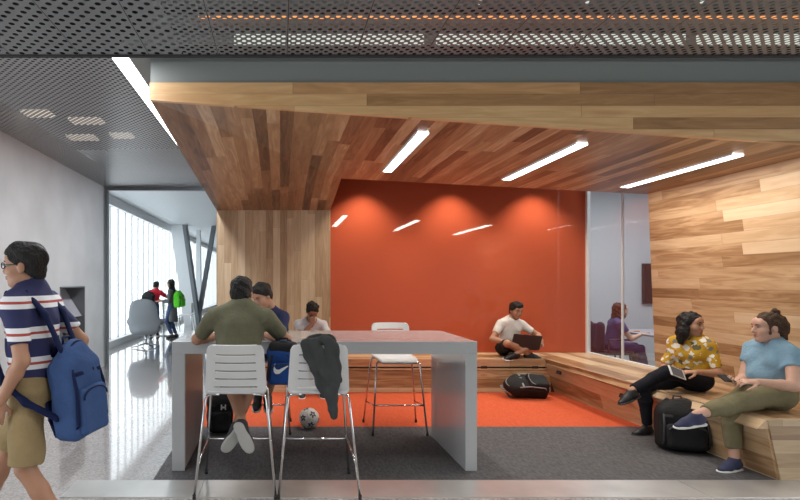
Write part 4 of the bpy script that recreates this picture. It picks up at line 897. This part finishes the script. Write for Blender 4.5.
S.rc((.352, ys-.035, .80), (.358, ys-.04, .66), .042, .036, .012, **FY(.7)); S.rc((.358, ys-.04, .66), (.366, ys-.035, .61), .033, .028, .01, **FY(.75))              # hanging sleeve
S.ell((.325, ys-.055, .955), (.012, .010, .035), None, .012, 'sub'); S.rc((.30, ys-.05, 1.06), (.315, ys-.06, .93), .007, .006, .012, 'sub'); S.rc((.362, ys-.05, 1.04), (.352, ys-.065, .84), .006, .006, .012, 'sub')
S.rc((.25, yb+.06, 1.10), (.26, yb+.075, .94), .06, .05, .03, **FY(.35)); S.rc((.34, yb+.06, 1.10), (.34, yb+.075, .92), .06, .06, .03, **FY(.35))
o = sobj('jacket', [S.mesh(.006, .006, 46, .6)], cloth('charcoal_fleece', (.052, .055, .055)), None, at=(.31, ys, .9)); tag(o, 'dark grey jacket draped over a white stool backrest', 'jacket')
# ------------------------------------------------------------------ soccer ball
def ball(c, r):
    import bmesh
    bm = bmesh.new(); bmesh.ops.create_icosphere(bm, subdivisions=5, radius=r)
    ph = (1+5**.5)/2; ic = [nrm(v) for a in (-1, 1) for b in (-ph, ph) for v in ((0, a, b), (a, b, 0), (b, 0, a))]
    R = Matrix.Rotation(.5, 3, 'X') @ Matrix.Rotation(.7, 3, 'Z')
    mb = MB(); bm.verts.index_update(); mb.v = [V(c)+R @ v.co for v in bm.verts]; out = []
    for f in bm.faces:
        d = f.calc_center_median().normalized(); ds = sorted(((math.acos(max(-1, min(1, d.dot(q)))), i) for i, q in enumerate(ic)))
        a0, a1 = ds[0][0], ds[1][0]; q = ic[ds[0][1]]; t = d-q*d.dot(q); ref = (ic[ds[1][1]]-q*ic[ds[1][1]].dot(q)); ang = t.angle(ref) if t.length > 1e-6 else 0
        rad = .30+.10*math.cos(5*ang); mi = 1 if .07 < a0 < rad*.92 else 0
        if abs(a0-a1) < .02: mi = 2
        mb.f.append([v.index for v in f.verts]); mb.mi.append(mi); mb.uv.append([(0, 0)]*3)
    bm.free(); o = mb.build('soccer_ball', [mat('ball_white', (.72, .72, .70), .4), mat('ball_dark', (.05, .055, .06), .4), mat('ball_seam', (.3, .3, .3), .6)], smooth=True, at=(c[0], c[1], c[2]-r)); tag(o, 'white and dark patterned soccer ball on the carpet behind the stools', 'ball')
ball((.303, 5.56, .113), .105)
# ------------------------------------------------------------------ far furniture
t = thing('lounge_chair', 'grey swivel lounge chair with shell back in the window hall', 'chair', (-3.14, 12.5, 0)); cx, cy = -3.14, 12.5
S = SDF(); S.rc((cx, cy-.22, .62), (cx, cy-.26, .80), .36, .33, .05, flat=((0, 1, 0), .35)); S.rc((cx-.16, cy-.29, .98), (cx+.16, cy-.29, .98), .10, .10, .10, flat=((0, 1, 0), .6)); S.rc((cx, cy-.1, .42), (cx, cy+.2, .42), .30, .30, .1, flat=((0, 0, 1), .4))
for x in (-1, 1): S.rc((cx+x*.33, cy-.15, .62), (cx+x*.33, cy+.2, .58), .07, .07, .08)
S.cut((cx, cy, .31), (0, 0, -1)); sobj('shell', [S.mesh(.018)], mat('grey_felt', lin(140, 145, 150), .85), t)
S = SDF(); S.box((cx, cy+.1, .50), (.26, .25, .06), None, .05, 0); sobj('cushion', [S.mesh(.018)], mat('grey_cushion', lin(130, 135, 140), .9), t)
MB().tube([(cx, cy, .07), (cx, cy, .32)], .03, 12).build('post', M['chrome'], t, smooth=True)
for k in range(4):
    a = .6+k*math.pi/2; MB().tube([(cx, cy, .09), (cx+.33*math.cos(a), cy+.33*math.sin(a), .025)], [.022, .014], 8).build('leg', M['chrome'], t, smooth=True)
def ped_table(label, x, y, r, h, name='side_table'):
    t = thing(name, label, 'table', (x, y, 0)); MB().tube([(x, y, h-.03), (x, y, h)], r, 32).build('tabletop', M['white_paint'], t); MB().tube([(x, y, .03), (x, y, h-.03)], .035, 12).build('post', M['chrome'], t, smooth=True); MB().tube([(x, y, 0), (x, y, .03)], r*.6, 24).build('base', M['chrome'], t)
ped_table('small round white table between the two distant people', -3.33, 15.25, .38, 1.0)
t = thing('side_chair', 'small white chair beyond the person with the green backpack', 'chair', P(186, 330, 17.5).to_tuple()[:2]+(0,)); q = V(t.location)
MB().bbox_m(Matrix.Translation(q+V((0, 0, .45))), (.22, .22, .02), .015).build('seat', M['white_plastic'], t); MB().bbox_m(Matrix.Translation(q+V((.2, 0, .68))), (.015, .21, .16), .012).build('backrest', M['white_plastic'], t)
for x in (-1, 1):
    for y in (-1, 1): MB().tube([q+V((x*.19, y*.19, .44)), q+V((x*.24, y*.22, 0))], .012, 8).build('leg', M['chrome'], t)
# meeting room furniture
t = thing('meeting_chair', 'purple chair under the person behind the meeting room glass', 'chair', (5.2, 8.45, 0)); PU = mat('purple_fabric', lin(70, 52, 72), .9)
S = SDF(); S.box((5.24, 8.45, .43), (.23, .23, .035), None, .03, 0); sobj('seat', [S.mesh(.014)], PU, t)
S = SDF(); S.rc((5.02, 8.36, .50), (4.98, 8.30, .86), .06, .05, .05); S.rc((5.02, 8.54, .50), (4.98, 8.60, .86), .06, .05, .05); S.box((5.0, 8.45, .68), (.03, .20, .20), None, .03, .05); sobj('backrest', [S.mesh(.014)], PU, t)
for y in (-1, 1):
    MB().tube([(5.05, 8.45+y*.25, .42), (5.05, 8.45+y*.26, .64), (5.36, 8.45+y*.26, .64)], .018, 8).build('armrest', PU, t)
    for x in (-1, 1): MB().tube([(5.24+x*.18, 8.45+y*.18, .41), (5.24+x*.22, 8.45+y*.22, 0)], .014, 8).build('leg', M['dark_plastic'], t)
t = thing('meeting_table', 'grey table before the person in the meeting room', 'table', (6.4, 8.5, 0))
MB().bbox_m(Matrix.Translation((6.45, 8.5, .715)), (.85, .6, .015), .006).build('tabletop', M['niche'], t)
for x in (-1, 1):
    for y in (-1, 1): MB().tube([(6.45+x*.7, 8.5+y*.5, .70), (6.45+x*.7, 8.5+y*.5, 0)], .025, 8).build('leg', M['frame'], t)
# ------------------------------------------------------------------ light and camera
def area(name, loc, rot, sx, sy, power, col=(1, 1, 1), spread=None):
    l = bpy.data.lights.new(name, 'AREA'); l.shape = 'RECTANGLE'; l.size = sx; l.size_y = sy; l.energy = power; l.color = col
    if spread: l.spread = spread
    o = bpy.data.objects.new(name, l); COL.objects.link(o); o.location = loc; o.rotation_euler = rot; return o
w = bpy.data.worlds.new('daylight'); SC.world = w; w.use_nodes = True; bg = w.node_tree.nodes['Background']; bg.inputs[0].default_value = (.90, .96, 1.0, 1); bg.inputs[1].default_value = 2.9
for k, p in enumerate(LAMPS): area('soffit_glow', (p.x, p.y, p.z-.03), (0, 0, 0), .1, 2.0, 26, (1, .93, .84))
for k, p in enumerate(WASH):
    l = bpy.data.lights.new('wall_wash', 'SPOT'); l.energy = 105; l.spot_size = math.radians(94); l.spot_blend = .8; l.color = (1, .86, .68); l.shadow_soft_size = .03
    o = bpy.data.objects.new('wall_wash', l); COL.objects.link(o); o.location = p; d = V((0, .06, -1)); o.rotation_euler = d.to_track_quat('-Z', 'Y').to_euler()
for x in (-2.2, .2, 2.6, 5.0):  # added unseen spots that fill the foreground with light
    for y in (-1.2, 1.2):
        l = bpy.data.lights.new('lobby_downlight', 'SPOT'); l.energy = 75; l.spot_size = math.radians(150); l.spot_blend = .6; l.color = (1, .96, .91); l.shadow_soft_size = .06
        o = bpy.data.objects.new('lobby_downlight', l); COL.objects.link(o); o.location = (x, y, 2.72)
area('corridor_lamp', (-1.22, 6.2, 3.24), (0, 0, 0), .14, 6.0, 110, (.95, .98, 1))
area('meeting_lamp', (6.0, 8.0, 3.36), (0, 0, 0), 1.6, 1.6, 95, (.95, .98, 1))
area('plenum_lamp_glow', (2, 3.2, 3.9), (0, 0, 0), 6, .4, 14, (.95, 1, .93))
cam = bpy.data.cameras.new('camera'); co = bpy.data.objects.new('camera', cam); COL.objects.link(co)
co.location = (0, 0, EYE); co.rotation_euler = (math.pi/2, 0, 0); cam.sensor_width = 36; cam.sensor_fit = 'HORIZONTAL'; cam.lens = F_PX*36/800; cam.shift_x = (400-CX)/800; cam.shift_y = (CY-250)/800; cam.clip_start = .05; cam.clip_end = 200
SC.camera = co
vs = SC.view_settings; vs.view_transform = 'Standard'; vs.look = 'None'; vs.exposure = 0.0; vs.gamma = 1.0; vs.use_curve_mapping = False
SC.cycles.transparent_max_bounces = 16
